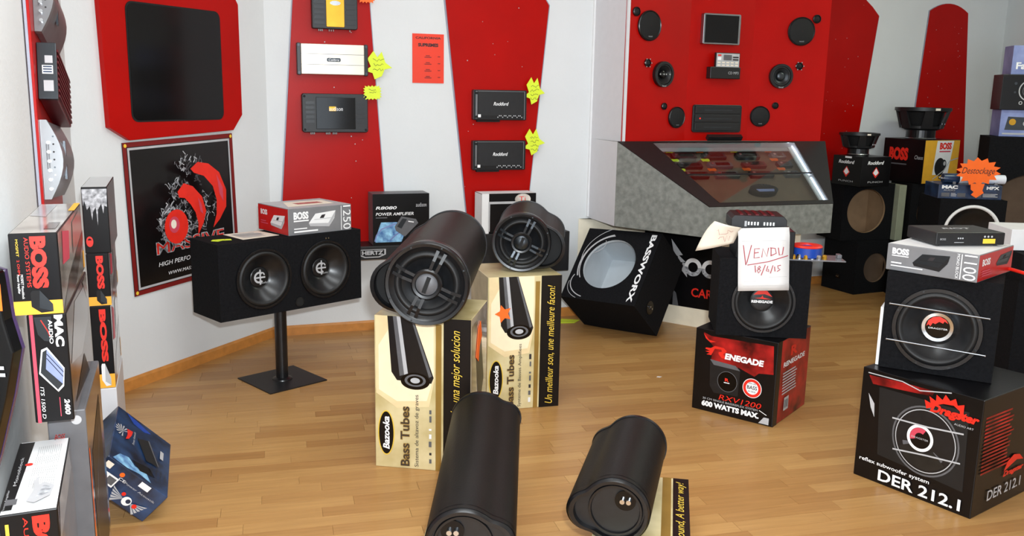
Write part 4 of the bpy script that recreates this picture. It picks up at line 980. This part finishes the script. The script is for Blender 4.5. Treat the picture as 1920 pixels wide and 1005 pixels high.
pr = Print(t, (frame((-.03, -.047, .44), (1, 0, .15), (0, -.05, 1), (0, -1, 0)), .09, .07), 'handwriting'); pr.scribble(0, .5, .9, .9, 'ink_red', 9, .0012); pr.scribble(.05, .0, .7, .5, 'ink_red', 10, .0012); pr.done()
t = thing('blister_pack', 'clear blister tray with small metal parts beside the sold note', 'packaging', Tr @ Matrix.Translation((.3, .02, Hr + .001)))
MB().box((0, 0, 0), (.26, .15, .006)).build('tray', 'clear_grey', t, bevel=.002)
for i in range(6): MB().lathe([(.012, .006), (.012, .02), (.008, .026), (.001, .027)], 10).build('metal_part', random.choice(['chrome', 'alu_gold', 'chrome']), t, Matrix.Translation((.03 + .028 * i, .022 + .008 * (i % 2), 0)))
MB().box((.235, .06, .006), (.255, .1, .024)).build('hang_tab', 'clear_grey', t, bevel=.003)
t = thing('cable_roll', 'blue cable roll with red rim lying on the blister tray', 'cable roll', Tr @ Matrix.Translation((.4, .1, Hr + .0085)))
MB().lathe([(.062, 0), (.068, .004), (.068, .046), (.062, .05), (.03, .05), (.03, 0), (.062, 0)], 36).build('roll', 'blue_plastic', t, smooth=40)
MB().lathe([(.068, .0465), (.07, .05), (.064, .056), (.032, .056), (.03, .05)], 36).build('top_flange', 'print_red', t, smooth=40)

# ------------------------------------------------------------------ Dragster stack
t, F = carton('subwoofer_box', 'large black carton with a speaker picture on the floor at the right', place(1.401, 3.413, 0, -53.7), .478, .455, .454, ['black_card'] * 6)
pr = Print(t, F['front'], 'front_print')
pr.poly([(.06, .94), (.3, .955), (.62, .96), (.6, .91), (.1, .87)], 'dark_red_card'); pr.stroke([(.05, .96), (.35, .965), (.5, .93), (.75, .985)], .004, 'light_grey')
pr.poly([(.16, .86), (.9, .87), (.92, .2), (.2, .26)], 'rubber'); pr.poly([(.07, .78), (.10, .66), (.14, .58), (.13, .7)], 'light_grey')
pr.disc(.585, .515, .30, 'mid_grey', .285, .97, 48); pr.disc(.585, .515, .27, 'light_grey', .262, .97, 48); pr.disc(.585, .515, .262, 'black_satin', 0, .97, 48); pr.disc(.585, .5, .2, 'mid_grey', .1, .97, 48, 190, 330); pr.disc(.585, .515, .245, 'steel_dark', .1, .97, 40, 205, 320)
pr.disc(.545, .53, .115, 'print_white', .09); pr.disc(.545, .53, .09, 'black_card'); pr.disc(.545, .53, .088, 'print_pink', .045, 1, 24, 60, 200); pr.text('DRAGSTER', .475, .52, .615, .535, 'light_grey')
pr.stroke([(.3, .63), (.6, .645), (.88, .68)], .006, 'light_grey'); pr.stroke([(.33, .36), (.6, .4), (.88, .43)], .006, 'light_grey')
pr.poly([(.57, .80), (.55, .87), (.60, .855), (.585, .91), (.64, .885), (.64, .94), (.69, .91), (.71, .96), (.75, .92), (.79, .95), (.81, .9), (.86, .92), (.86, .85), (.88, .80), (.84, .81), (.83, .86), (.78, .89), (.70, .88), (.64, .85), (.61, .82)], 'print_red')
pr.text('Dragster', .60, .765, .985, .86, 'print_red', bold=.05, shear=.3); pr.text('AUDIO ART', .80, .735, .95, .752, 'light_grey')
pr.text('reflex subwoofer system', .05, .155, .66, .20, 'print_white', bold=.01); pr.text('DER 212.1', .23, .035, .92, .135, 'print_white', bold=.02); pr.done()
pr = Print(t, F['right'], 'side_print'); pr.lines(.06, .35, .55, .85, 16, 'dark_red_card', .2); pr.text('DER 212.1', .22, .1, .78, .19, 'light_grey', bold=.01); pr.text('Dragster', .45, .24, .8, .3, 'print_red', bold=.04, shear=.3); pr.poly([(.45, .3), (.5, .38), (.6, .42), (.7, .4), (.78, .34), (.66, .36), (.55, .33)], 'print_red'); pr.done()
Td = place(1.459, 3.415, .456, -29.5)
t = thing('subwoofer', 'black carpeted subwoofer with two steel bars across a silver-ringed cone', 'subwoofer', Td)
Wd, Dd_, Hd = .398, .38, .382
cabinet(t, Wd, Dd_, Hd, [(.485 * Wd, .47 * Hd, .15)], mi='black_matt')
FD = faces(Wd, Dd_, Hd); Mc = at(FD['front'], .485, .47); zc = speaker(t, Mc, .16, .055, .1, .34, m_cap='black_satin', dome=.04)
zc += .014
MB().lathe([(.06, zc - .03), (.06, zc - .006), (.056, zc), (.044, zc - .002), (.042, zc - .01)], 44).build('cap_ring', 'chrome', t, Mc, smooth=40)
MB().cyl(.045, zc - .012, zc - .005, 40).build('cap_plate', 'black_gloss', t, Mc)
pr = Print(t, (Mc @ Matrix.Translation((-.045, -.045, zc - .005)), .09, .09), 'cap_print'); pr.poly([(.06, .5), (.12, .75), (.3, .92), (.55, .97), (.8, .85), (.9, .7), (.75, .78), (.7, .68), (.55, .74), (.4, .62), (.3, .66), (.22, .5), (.14, .58)], 'print_red'); pr.text('DRAGSTER', .15, .4, .9, .47, 'print_white'); pr.done()
for v in (.66, .29):
    MB().tube([(.06 * Wd, -.035, (v + .035) * Hd), (.92 * Wd, -.035, (v - .0) * Hd)], .0035, 8).build('guard_bar', 'steel', t)
    for u, q in ((.06, .035), (.92, 0)): MB().tube([(u * Wd, -.036, (v + q) * Hd), (u * Wd, .002, (v + q) * Hd)], .0035, 8).build('bar_post', 'steel', t)
t, F = carton('amplifier_box', 'grey and red amplifier carton on the steel-barred subwoofer', place(1.467, 3.458, .84, -46.3), .339, .36, .104, ['grey_card', 'red_card', 'grey_card', 'red_card', 'white_card', 'white_card'])
pr = Print(t, F['front'], 'front_print'); pr.text('BOSS', .06, .62, .25, .86, 'print_white', bold=.05); pr.rect(.06, .55, .25, .59, 'print_white'); amp_pic(pr, .3, .2, .7, .85, 'steel_dark', 'black_satin'); pr.rect(.82, .05, .83, .95, 'print_white'); pr.text('1100', .85, .05, .985, .95, 'print_white', rot=-90); pr.rect(.06, .28, .18, .33, 'print_white'); pr.rect(.06, .17, .42, .21, 'print_white'); pr.text('MONO BLOCK', .775, .05, .805, .95, 'print_white', rot=-90); pr.done()
pr = Print(t, F['right'], 'side_print'); pr.text('BOSS', .1, .55, .32, .8, 'print_white', bold=.04); amp_pic(pr, .5, .35, .95, .85, 'steel_dark', 'black_satin'); pr.lines(.1, .15, .4, .4, 3, 'print_pink'); pr.done()
t = thing('amplifier', 'flat black amplifier with yellow sticker above the steel-barred subwoofer', 'amplifier', place(1.618, 3.386, .946, 7.3))
MB().box((0, 0, .004), (.285, .2, .052)).build('heatsink', 'black_satin', t, bevel=.004)
for x in (.02, .26):
    for y in (.02, .18): MB().cyl(.008, 0, .006, 10).build('foot', 'rubber', t, Matrix.Translation((x, y, 0)))
pr = Print(t, (frame((0, 0, .004), (1, 0, 0), (0, 0, 1), (0, -1, 0)), .285, .048), 'panel_marks'); pr.rect(.68, .12, .86, .5, 'print_yellow'); pr.text('BOSS', .06, .4, .14, .55, 'light_grey')
for i in range(3): pr.disc(.32 + .03 * i, .55, .07, 'light_grey', n=8); pr.disc(.7 + .05 * i, .68, .09, 'light_grey', n=8)
pr.rect(.26, .2, .4, .24, 'light_grey'); pr.done()
pr = Print(t, (Matrix.Translation((0, 0, .052)), .285, .2), 'top_lettering'); pr.text('RIOT', .3, .45, .75, .62, 'light_grey', shear=.3, bold=.03); pr.done()
t = thing('red_cable', 'red power cable running over the back of the barred subwoofer', 'cable', None)
MB().tube([(1.86, 3.56, .85), (1.93, 3.50, .853), (1.95, 3.42, .852), (1.965, 3.36, .85), (1.99, 3.28, .84)], .007, 8).build('cable', 'print_red', t, smooth=60)
t, F = carton('white_box', 'white carton cut by the right frame edge on a dark cabinet', place(2.362, 4.2, .8, -4), .3, .25, .1, 'white_card')
t = thing('subwoofer_cabinet', 'plain black cabinet at the right frame edge under the white carton', 'speaker box', place(2.37, 4.1, 0, -4)); cabinet(t, .4, .4, .798, [(.2, .5, .15)], mi='mdf_brown')

# ------------------------------------------------------------------ left wall: plinth and stacked amplifier cartons
YA = 20.5
ld = Vector((-.354, .935))
t = thing('plinth', 'white plinth under the far stack of cartons at the left wall', 'plinth', place(-1.602, 3.295, 0, YA))
MB().box((0, 0, 0), (.078, .42, .338)).build('plinth_body', 'white_lam', t, bevel=.003)
def boss_spine(label, T, W, D, H, side='film', top='film', stripe=True, amp=True, words=True):
    t, F = carton('amplifier_box', label, T, W, D, H, ['black_card', side, 'black_card', 'white_card', top, 'white_card'])
    pr = Print(t, F['front'], 'spine_print'); pr.rect(0, 0, 1, .17, 'print_orange')
    pr.text('BOSS', .42, .32, .75, .96, 'print_red', rot=-90, bold=.06)
    if words:
        pr.text('AUDIO SYSTEMS', .31, .34, .395, .95, 'print_red', rot=-90); pr.text('MOSFET', .14, .72, .19, .93, 'print_yellow', rot=-90); pr.text('2 OHM', .14, .5, .19, .68, 'print_red', rot=-90); pr.text('MOSFET Monoblock\nPower Amplifier', .1, .2, .24, .5, 'print_white', rot=-90)
    if amp:
        c1, c2 = ('black_plastic', 'steel_dark') if amp is True else ('white_card', 'light_grey')
        pr.poly([(.4, .3), (.55, .3), (.8, .12), (.8, .03), (.55, .02), (.36, .1), (.36, .27)], c1); pr.poly([(.55, .3), (.8, .12), (.8, .03), (.52, .08)], c2)
    pr.done()
    pr = Print(t, F['right'], 'side_print'); pr.poly([(.02, .0), (.5, .0), (1, .45), (1, .6), (.3, .3)], 'film_dark'); pr.poly([(.1, .55), (.35, .5), (.4, .85), (.15, .95)], 'print_pink'); pr.rect(.93, .05, .99, .3, 'print_orange'); pr.poly([(.5, .5), (.9, .6), (.9, .95), (.55, .9)], 'film'); pr.done()
    pr = Print(t, F['top'], 'top_print'); pr.poly([(.05, .55), (.45, .5), (.45, .95), (.05, .95)], 'film_grey'); pr.rect(.65, .1, .9, .3, 'film_dark'); pr.rect(.85, .7, 1, 1, 'print_orange'); pr.done()
    return t, F
boss_spine('black carton with big red letters topping the near stack at the left wall', place(-1.115, 1.95, .983, YA), .099, .531, .186)
t, F = carton('amplifier_box', 'black carton with a pink stripe and silver amplifier picture in the near left stack', place(-1.098, 1.965, .722, YA), .082, .5, .258, ['black_card', 'film_dark', 'black_card', 'white_card', 'film_dark', 'black_card'])
pr = Print(t, F['front'], 'spine_print'); pr.rect(.07, .0, .16, 1, 'print_pink'); pr.poly([(.18, .98), (.62, .98), (.55, .75), (.4, .76), (.25, .82)], 'steel_dark'); pr.stroke([(.35, .95), (.5, .85), (.55, .8)], .002, 'print_red')
pr.text('MAC', .68, .7, .9, .99, 'print_white', rot=-90, bold=.05); pr.text('AUDIO', .53, .73, .63, .95, 'print_white', rot=-90, bold=.02)
pr.poly([(.3, .68), (.45, .70), (.85, .5), (.8, .33), (.65, .28), (.2, .46)], 'print_white'); pr.poly([(.33, .66), (.44, .68), (.83, .49), (.78, .35), (.64, .3), (.24, .47)], 'steel_dark'); pr.poly([(.44, .68), (.83, .49), (.78, .35), (.38, .5)], 'lavender_card'); pr.stroke([(.42, .6), (.8, .42)], .0018, 'steel_dark'); pr.stroke([(.43, .64), (.82, .46)], .0018, 'steel_dark')
pr.text('ITS 1500 D', .2, .04, .29, .34, 'print_white', rot=-90, shear=.2); pr.text('2400', .78, .06, .92, .21, 'print_white', rot=-90, bold=.04, shear=.2); pr.rect(.66, .05, .68, .23, 'print_pink'); pr.done()
pr = Print(t, F['right'], 'side_print'); pr.poly([(.05, .5), (.35, .95), (.95, .9), (.9, .5), (.5, .35)], 'film_grey'); pr.poly([(.1, .1), (.8, .0), (.6, .3)], 'black_card'); pr.poly([(.75, .98), (.98, .98), (.95, .7)], 'film'); pr.done()
t, F = carton('amplifier_box', 'tall dark grey carton mostly hidden under the pink-striped carton', place(-1.112, 2.04, 0, YA), .085, .42, .72, ['mid_grey', 'film_dark', 'black_card', 'black_card', 'mid_grey', 'black_card'])
pr = Print(t, F['front'], 'front_print'); pr.disc(.75, .965, .016, 'light_grey', sx=1.0); pr.done()
pr = Print(t, F['right'], 'side_print'); pr.poly([(.1, .2), (.9, .3), (.8, .9), (.2, .8)], 'black_card'); pr.stroke([(.15, .3), (.3, .6), (.7, .8)], .003, 'film'); pr.rect(.02, .5, .06, .85, 'fluo_orange'); pr.done()
t, F = carton('amplifier_box', 'carton with white printed top panel in the lower left corner', place(-1.005, 1.635, 0, 22.8), .106, .40, .657, ['black_card', 'film_dark', 'black_card', 'white_card', 'white_card', 'black_card'])
for k in ('front', 'right'): F[k] = (F[k][0] @ Matrix.Translation((0, .457, 0)), F[k][1], .2)
pr = Print(t, F['front'], 'spine_print'); pr.text('BOSS', .55, .1, .85, .95, 'print_red', rot=-90, bold=.06); pr.text('AUDIO', .4, .45, .48, .95, 'print_red', rot=-90); pr.rect(.1, .4, .16, .9, 'print_yellow'); pr.done()
pr = Print(t, F['top'], 'top_print'); pr.poly([(0, .05), (.2, .05), (.3, .98), (0, .98)], 'black_card'); pr.text('Monoblock', .11, .35, .17, .75, 'light_grey', rot=90); pr.text('Power Amplifier', .04, .04, .09, .3, 'light_grey', rot=90)
for k in range(4):
    for i in range(12): pr.rect(.42 + .04 * i, .78 - .17 * k - .05 * random.random(), .425 + .04 * i, .88 - .17 * k, 'mid_grey')
pr.text('BOSS', .72, .9, .92, .98, 'print_red'); pr.disc(.34, .55, .02, 'print_red'); pr.poly([(.45, .06), (.6, .03), (.85, .1), (.9, .22), (.7, .28), (.62, .25), (.58, .36), (.5, .3), (.55, .2)], 'light_grey'); pr.poly([(.6, .08), (.82, .13), (.86, .2), (.7, .24)], 'smoke_grey'); pr.rect(.1, .03, .3, .1, 'mid_grey'); pr.done()
pr = Print(t, F['right'], 'side_print'); pr.poly([(.0, .6), (.9, .7), (.8, 1), (.1, 1)], 'film_grey'); pr.done()
t, F = carton('amplifier_box', 'black carton with silver drip artwork, topmost of the far left stack', place(-1.6, 3.3, .87, YA), .089, .4, .25, ['black_card', 'film_grey', 'black_card', 'white_card', 'film_grey', 'black_card'])
pr = Print(t, F['front'], 'spine_print'); pr.poly([(.02, .97), (.98, .97), (.95, .7), (.85, .72), (.8, .6), (.74, .75), (.6, .66), (.56, .42), (.52, .7), (.4, .62), (.36, .5), (.3, .72), (.18, .66), (.1, .8), (.04, .72)], 'smoke_grey'); pr.disc(.2, .18, .08, 'print_red', .05, .6); pr.rect(.1, .12, .3, .2, 'print_red'); pr.done()
boss_spine('red-lettered black carton in the middle of the far left stack', place(-1.6, 3.3, .668, YA), .078, .4, .2, side='film_grey', top='film_grey', words=False)
boss_spine('red-lettered carton with white amplifier picture, lowest of the far left stack', place(-1.6, 3.3, .34, YA), .072, .4, .326, side='film_grey', top='film_grey', amp='white', words=False)
# leaning blue carton
Mb = frame((-1.433, 2.814, .184), (.632, .289, -.719), (-.323, .942, .095), (.705, .172, .688))
t, F = carton('amplifier_box', 'dark blue winged-emblem carton leaning against the plinth on the floor', Mb, .255, .40, .122, 'navy_card')
pr = Print(t, F['top'], 'top_print'); pr.poly([(.06, .02), (.16, .16), (.3, .2), (.42, .12), (.6, .15), (.7, .03), (.5, .05), (.3, .01)], 'print_blue'); pr.poly([(.16, .98), (.3, .86), (.5, .84), (.62, .9), (.4, .95)], 'blue_plastic'); pr.poly([(.36, .2), (.5, .1), (.75, .16), (.66, .26)], 'black_card')
for k in range(10):
    q = R(30 + 26 * k); pr.poly([(.14, .575), (.14 + .13 * math.cos(q), .575 + .11 * math.sin(q)), (.14 + .12 * math.cos(q + .2), .575 + .1 * math.sin(q + .2))], 'light_grey')
pr.poly([(.2, .66), (.3, .68), (.29, .6), (.25, .5), (.2, .46), (.22, .56)], 'print_red'); pr.text('Power Acoustik', .315, .45, .35, .70, 'light_grey', rot=90, shear=.2)
pr.poly([(.39, .62), (.57, .71), (.78, .365), (.58, .33)], 'black_matt'); pr.poly([(.57, .71), (.78, .365), (.795, .375), (.59, .72)], 'mid_grey'); pr.rect(.80, .54, .86, .69, 'light_grey')
for i in range(4): pr.text('2 ohm', .66 + .075 * i, .12, .70 + .075 * i, .32, 'steel_dark', rot=90)
pr.done()
pr = Print(t, F['front'], 'front_print'); pr.rect(.02, .3, .34, .62, 'print_white'); pr.rect(.04, .35, .16, .57, 'mid_grey'); pr.rect(.2, .35, .32, .57, 'mid_grey'); pr.rect(.04, .72, .14, .9, 'paper_warm'); pr.disc(.32, .78, .07, 'fluo_orange'); pr.rect(.58, .78, .74, .95, 'print_white'); pr.text('CE', .32, .62, .42, .7, 'print_white'); pr.text('Power Acoustik', .42, .62, .92, .68, 'light_grey')
for sgn in (-1, 1):
    for k in range(5): pr.poly([(.62 + sgn * .06, .25), (.62 + sgn * (.28 - .02 * k), .42 - .09 * k), (.62 + sgn * (.26 - .02 * k), .36 - .09 * k)], 'light_grey')
pr.disc(.62, .25, .14, 'print_white'); pr.disc(.64, .27, .07, 'navy_card'); pr.disc(.52, .38, .06, 'print_red'); pr.disc(.75, .25, .07, 'print_red'); pr.done()
# hanging pack cut by the left frame edge
t = thing('hanging_pack', 'dark glossy pack with purple edge hanging at the left frame edge', 'packaging', Matrix.Translation((0, 1.58, 0)))
pk = [(-1.0, 1.16), (-.95, 1.165), (-.933, 1.16), (-.926, 1.07), (-.913, 1.01), (-.935, .92), (-.972, .80), (-1.0, .72)]
PF = frame((0, 0, 0), (1, 0, 0), (0, 0, 1), (0, -1, 0))
MB().prism(pk, -.035, 0).build('pack_body', 'black_gloss', t, PF, bevel=.004)
MB().prism([(x + .001, z) for x, z in pk], -.04, -.032).build('edge_band', 'magenta', t, PF)
pr = Print(t, (PF @ Matrix.Translation((-1.0, .9, 0)), .09, .2), 'pack_print'); pr.lines(.3, .3, .8, .7, 6, 'light_grey', .6); pr.rect(.6, .95, .85, 1.2, 'fluo_orange'); pr.done()

# ------------------------------------------------------------------ far right group
t = thing('subwoofer_cabinet', 'empty black cabinet turned cornerwise on the floor at the right back', 'speaker box', place(2.499, 7.082, 0, -65.5))
# its round opening is in the face turned to the right
Mx = frame((.343, 0, 0), (0, 1, 0), (-1, 0, 0), (0, 0, 1)); sub = cabinet(t, .322, .343, .41, [(.2, .2, .115)], mi='mdf_brown'); sub.matrix_basis = Mx
FX = faces(.343, .322, .41)
MB().box((-.02, -.016, 0), (.02, .016, .003)).build('terminal_plate', 'black_gloss', t, at(FX['front'], .5, .28))
for dx in (-.008, .008): MB().cyl(.004, .003, .01, 8).build('binding_post', 'chrome', t, at(FX['front'], .5, .28) @ Matrix.Translation((dx, 0, 0)))
t = thing('subwoofer_cabinet', 'empty black cabinet with tan interior below the diamond-emblem carton', 'speaker box', place(2.519, 6.82, .412, 16.1)); cabinet(t, .457, .30, .436, [(.47 * .457, .52 * .436, .17)])
t = card('paper_slip', 'white paper lying inside the tan-lined cabinet', place(2.519, 6.82, .412, 16.1) @ Matrix.Translation((.06, .06, .02)), [(0, 0), (.25, .0), (.22, .22), (0, .22)], .004, 'paper', 'paper')
t = thing('board', 'pale upright board between the two stacked cabinets', 'board', place(2.975, 6.9, .41, 16)); MB().box((0, 0, 0), (.065, .2, .43)).build('panel', 'sage_board', t, bevel=.003)
t = thing('subwoofer_cabinet', 'black cabinet on the floor under the pale board', 'speaker box', place(2.93, 6.83, 0, 2)); cabinet(t, .53, .42, .39, [(.26, .2, .13)], mi='mdf_brown')
t = thing('subwoofer_cabinet', 'empty black cabinet with brown opening behind the ringed speaker', 'speaker box', place(3.06, 6.88, .394, 2)); cabinet(t, .40, .36, .46, [(.22, .235, .165)], mi='mdf_brown')
def punch(pr):
    pr.text('Rockford', .2, .74, .75, .86, 'print_white', shear=.25, bold=.03); pr.poly([(.5, .66), (.62, .46), (.5, .28), (.38, .46)], 'print_red'); pr.poly([(.5, .62), (.59, .46), (.5, .36), (.41, .46)], 'print_white'); pr.text('PUNCH', .25, .12, .75, .18, 'light_grey')
t, F = carton('speaker_box', 'small black carton with diamond emblems below the smaller woofer', place(2.43, 6.86, .851, -65.6), .287, .291, .218, 'black_card')
pr = Print(t, F['front'], 'front_print'); punch(pr); pr.rect(.42, .93, .65, .99, 'print_white'); pr.done()
pr = Print(t, F['right'], 'side_print'); punch(pr); pr.done()
def woofer(label, x, y, z, Rf, Hh, T0=None):
    t = thing('woofer', label, 'woofer', Matrix.Translation((x, y, z)))
    MB().cyl(Rf * .52, 0, Hh * .28, 36).build('magnet', 'black_plastic', t); MB().lathe([(Rf * .54, 0), (Rf * .56, .004), (Rf * .54, .01)], 36).build('magnet_plate', 'steel', t)
    MB().lathe([(Rf * .45, Hh * .28), (Rf * .5, Hh * .4), (Rf * .62, Hh * .5), (Rf * .74, Hh * .86), (Rf * .78, Hh * .9)], 44).build('cone_back', 'black_matt', t, smooth=50)
    MB().lathe([(Rf * .84, Hh * .86), (Rf, Hh * .9), (Rf, Hh), (Rf * .84, Hh), (Rf * .84, Hh * .86)], 56).build('rim', 'black_satin', t, smooth=40)
    MB().lathe([(Rf * .56, Hh * .28), (Rf * .72, Hh * .34), (Rf * .73, Hh * .42), (Rf * .6, Hh * .42)], 44).build('basket_ring', 'black_satin', t, smooth=40)
    for k in range(6):
        a = Matrix.Rotation(k * math.pi / 3 + .35, 4, 'Z')
        MB().add([(Rf * .66, -Rf * .2, Hh * .36), (Rf * .66, Rf * .2, Hh * .36), (Rf * .9, Rf * .15, Hh * .92), (Rf * .9, -Rf * .15, Hh * .92), (Rf * .74, -Rf * .2, Hh * .34), (Rf * .74, Rf * .2, Hh * .34), (Rf * .96, Rf * .15, Hh * .92), (Rf * .96, -Rf * .15, Hh * .92)],
                 [(0, 1, 2, 3), (7, 6, 5, 4), (0, 3, 7, 4), (1, 5, 6, 2), (0, 4, 5, 1)]).build('basket_arm', 'black_satin', t, a)
    MB().box((Rf * .02, -Rf * 1.003, Hh * .915), (Rf * .2, -Rf * .97, Hh * .985)).build('rim_label', 'paper_warm', t)
    for q in (0, 1): MB().cyl(.005, 0, .02, 8).build('terminal', 'chrome', t, Matrix.Translation((Rf * (.42 + .1 * q), -Rf * .66, Hh * .5)) @ Matrix.Rotation(R(90), 4, 'X'))
woofer('smaller black woofer standing face up on the diamond-emblem carton', 2.62, 6.88, 1.07, .147, .165)
t, F = carton('speaker_box', 'black and yellow speaker carton below the large woofer', place(2.945, 7.2, .857, -64), .385, .385, .333, ['black_card', 'yellow_card', 'black_card', 'black_card', 'black_card', 'black_card'])
pr = Print(t, F['front'], 'front_print'); pr.text('BOSS', .15, .5, .62, .8, 'print_red', bold=.06); pr.rect(.2, .4, .6, .43, 'mid_grey'); pr.text('Chaos', .78, .55, .98, .64, 'light_grey', shear=.2); pr.done()
pr = Print(t, F['right'], 'side_print'); pr.poly([(.34, .98), (.82, .98), (.72, .2), (.28, .2)], 'white_card'); pr.text('BOSS', .42, .78, .76, .94, 'print_red', bold=.06); pr.rect(.42, .72, .74, .75, 'print_pink'); pr.disc(.47, .38, .21, 'black_satin', sx=.8); pr.disc(.58, .44, .11, 'steel_dark', sx=.8); pr.disc(.6, .46, .05, 'light_grey', sx=.8); pr.stroke([(.3, .1), (.6, .3), (.75, .52), (.98, .58)], .008, 'light_grey'); pr.done()
woofer('large black woofer standing face up on the black and yellow carton', 3.18, 7.1, 1.19, .205, .24)
Tg = place(2.867, 5.997, 0, -5.4)
t = thing('subwoofer_cabinet', 'black cabinet with a white-ringed round opening behind the flat amplifier', 'speaker box', Tg)
Wg, Dg, Hg = .429, .4, .84; cabinet(t, Wg, Dg, Hg, [(.22, .62, .165)], mi='black_matt')
MB().lathe([(.185, 0), (.186, .008), (.172, .01), (.165, .004), (.165, -.012)], 56).build('white_ring', 'white_card', t, at(faces(Wg, Dg, Hg)['front'], .22 / Wg, .62 / Hg), smooth=40)
MB().lathe([(.165, -.01), (.14, -.03), (.08, -.08), (.001, -.082)], 48).build('cone', 'cone_black', t, at(faces(Wg, Dg, Hg)['front'], .22 / Wg, .62 / Hg), smooth=60)
t, F = carton('amplifier_box', 'flat blue-black carton on the cabinet with the white ring', Tg @ Matrix.Translation((-.01, .03, Hg + .001)), .41, .26, .095, 'navy_card')
pr = Print(t, F['front'], 'front_print'); pr.text('MAC', .05, .7, .3, .95, 'print_white', bold=.06); pr.text('AUDIO', .08, .55, .26, .66, 'light_grey'); pr.text('MPX', .75, .7, .95, .93, 'print_white', bold=.04); pr.rect(.05, .15, .18, .42, 'mid_grey'); pr.rect(.3, .15, .43, .42, 'mid_grey'); pr.rect(.55, .15, .68, .42, 'mid_grey'); pr.lines(.2, .15, .29, .42, 3, 'light_grey'); pr.lines(.7, .15, .95, .42, 3, 'light_grey'); pr.done()
t = thing('capacitor', 'chrome power capacitor lying across the flat blue-black carton', 'capacitor', Tg @ Matrix.Translation((.04, .12, Hg + .13)))
Cx = frame((0, 0, 0), (0, 0, 1), (0, 1, 0), (-1, 0, 0)) @ Matrix.Rotation(math.pi, 4, 'X')
MB().lathe([(.001, .0), (.032, 0), (.034, .004), (.034, .1), (.032, .104)], 28).build('cap_collar', 'navy_card', t, Cx, smooth=40)
MB().lathe([(.032, .1), (.032, .40), (.03, .404), (.001, .404)], 28).build('can', 'white_glow', t, Cx, smooth=40)
MB().lathe([(.0325, .105), (.0325, .13)], 28).build('label_band', 'print_white', t, Cx, smooth=40)
for dy in (-.014, .014): MB().cyl(.008, -.02, 0, 12).build('terminal', 'chrome', t, Cx @ Matrix.Translation((0, dy, 0)))
for dx in (.06, .33): MB().box((dx, -.03, -.035), (dx + .02, .03, -.02)).build('mount_clip', 'steel', t)
st = []
for i in range(28):
    a = 2 * math.pi * i / 28 + .1; k = 1 if i % 2 else .76; st.append((.145 * k * math.cos(a) * 1.0, .095 * k * math.sin(a)))
t = thing('price_star', 'orange starburst with dark handwriting in front of the chrome capacitor', 'price tag', Tg @ frame((.215, -.012, 1.03), (1, 0, .0), (0, 0, 1), (0, -1, 0)))
MB().prism(st, 0, .0015).build('card', 'fluo_orange', t)
MB().prism([(-.04, -.08), (.05, -.08), (.04, -.125), (.05, -.14), (.005, -.175), (-.03, -.155), (-.015, -.135), (-.035, -.12)], -.0005, .001).build('lower_card', 'fluo_orange', t)
pr = Print(t, (Matrix.Translation((-.11, -.03, .0015)), .22, .06), 'handwriting'); pr.text('Destockage', .02, .05, .98, .95, 'ink', shear=.35); pr.done()
t = thing('subwoofer_cabinet', 'tall black cabinet with big brown opening at the right frame edge', 'speaker box', place(3.36, 6.4, 0, -17.2)); cabinet(t, .62, .38, 1.242, [(.31, .72, .27)], mi='mdf_brown')
Tq = place(3.47, 6.5, 1.243, -12)
t, F = carton('stereo_box', 'blue carton with a stereo picture on the tall cabinet, lowest of three', Tq, .4, .22, .188, 'lavender_card')
pr = Print(t, F['front'], 'front_print'); pr.poly([(.12, .75), (.9, .7), (.9, .25), (.08, .25)], 'steel_dark'); pr.disc(.2, .55, .12, 'alu_gold'); pr.disc(.42, .5, .1, 'light_grey'); pr.rect(.05, .08, .9, .14, 'light_grey'); pr.done()
t, F = carton('stereo_box', 'black carton with a dial picture between two blue cartons', Tq @ Matrix.Translation((-.022, -.02, .1885)), .44, .22, .246, 'black_card')
pr = Print(t, F['front'], 'front_print'); pr.disc(.42, .55, .3, 'light_grey', .27); pr.disc(.42, .55, .2, 'mid_grey', .18); pr.disc(.2, .5, .03, 'steel_dark'); pr.disc(.3, .2, .05, 'light_grey', .03); pr.disc(.2, .75, .04, 'steel_dark'); pr.done()
t, F = carton('stereo_box', 'blue carton with white lettering on top of the black dial carton', Tq @ Matrix.Translation((.03, .0, .435)), .36, .2, .2, 'lavender_card')
pr = Print(t, F['front'], 'front_print'); pr.text('Fa', .08, .18, .26, .42, 'print_white', bold=.03); pr.done()
t = thing('board', 'thin white board edge standing left of the barred subwoofer', 'board', Td); MB().box((-.014, .02, 0), (-.003, .2, .235)).build('panel', 'white_card', t)
t = card('paper_scrap', 'tiny white paper scrap on the open floor', Matrix.Translation((.79, 4.62, .0005)), [(0, .004), (.018, .0), (.03, .012), (.008, .016)], .001, 'paper', 'paper')
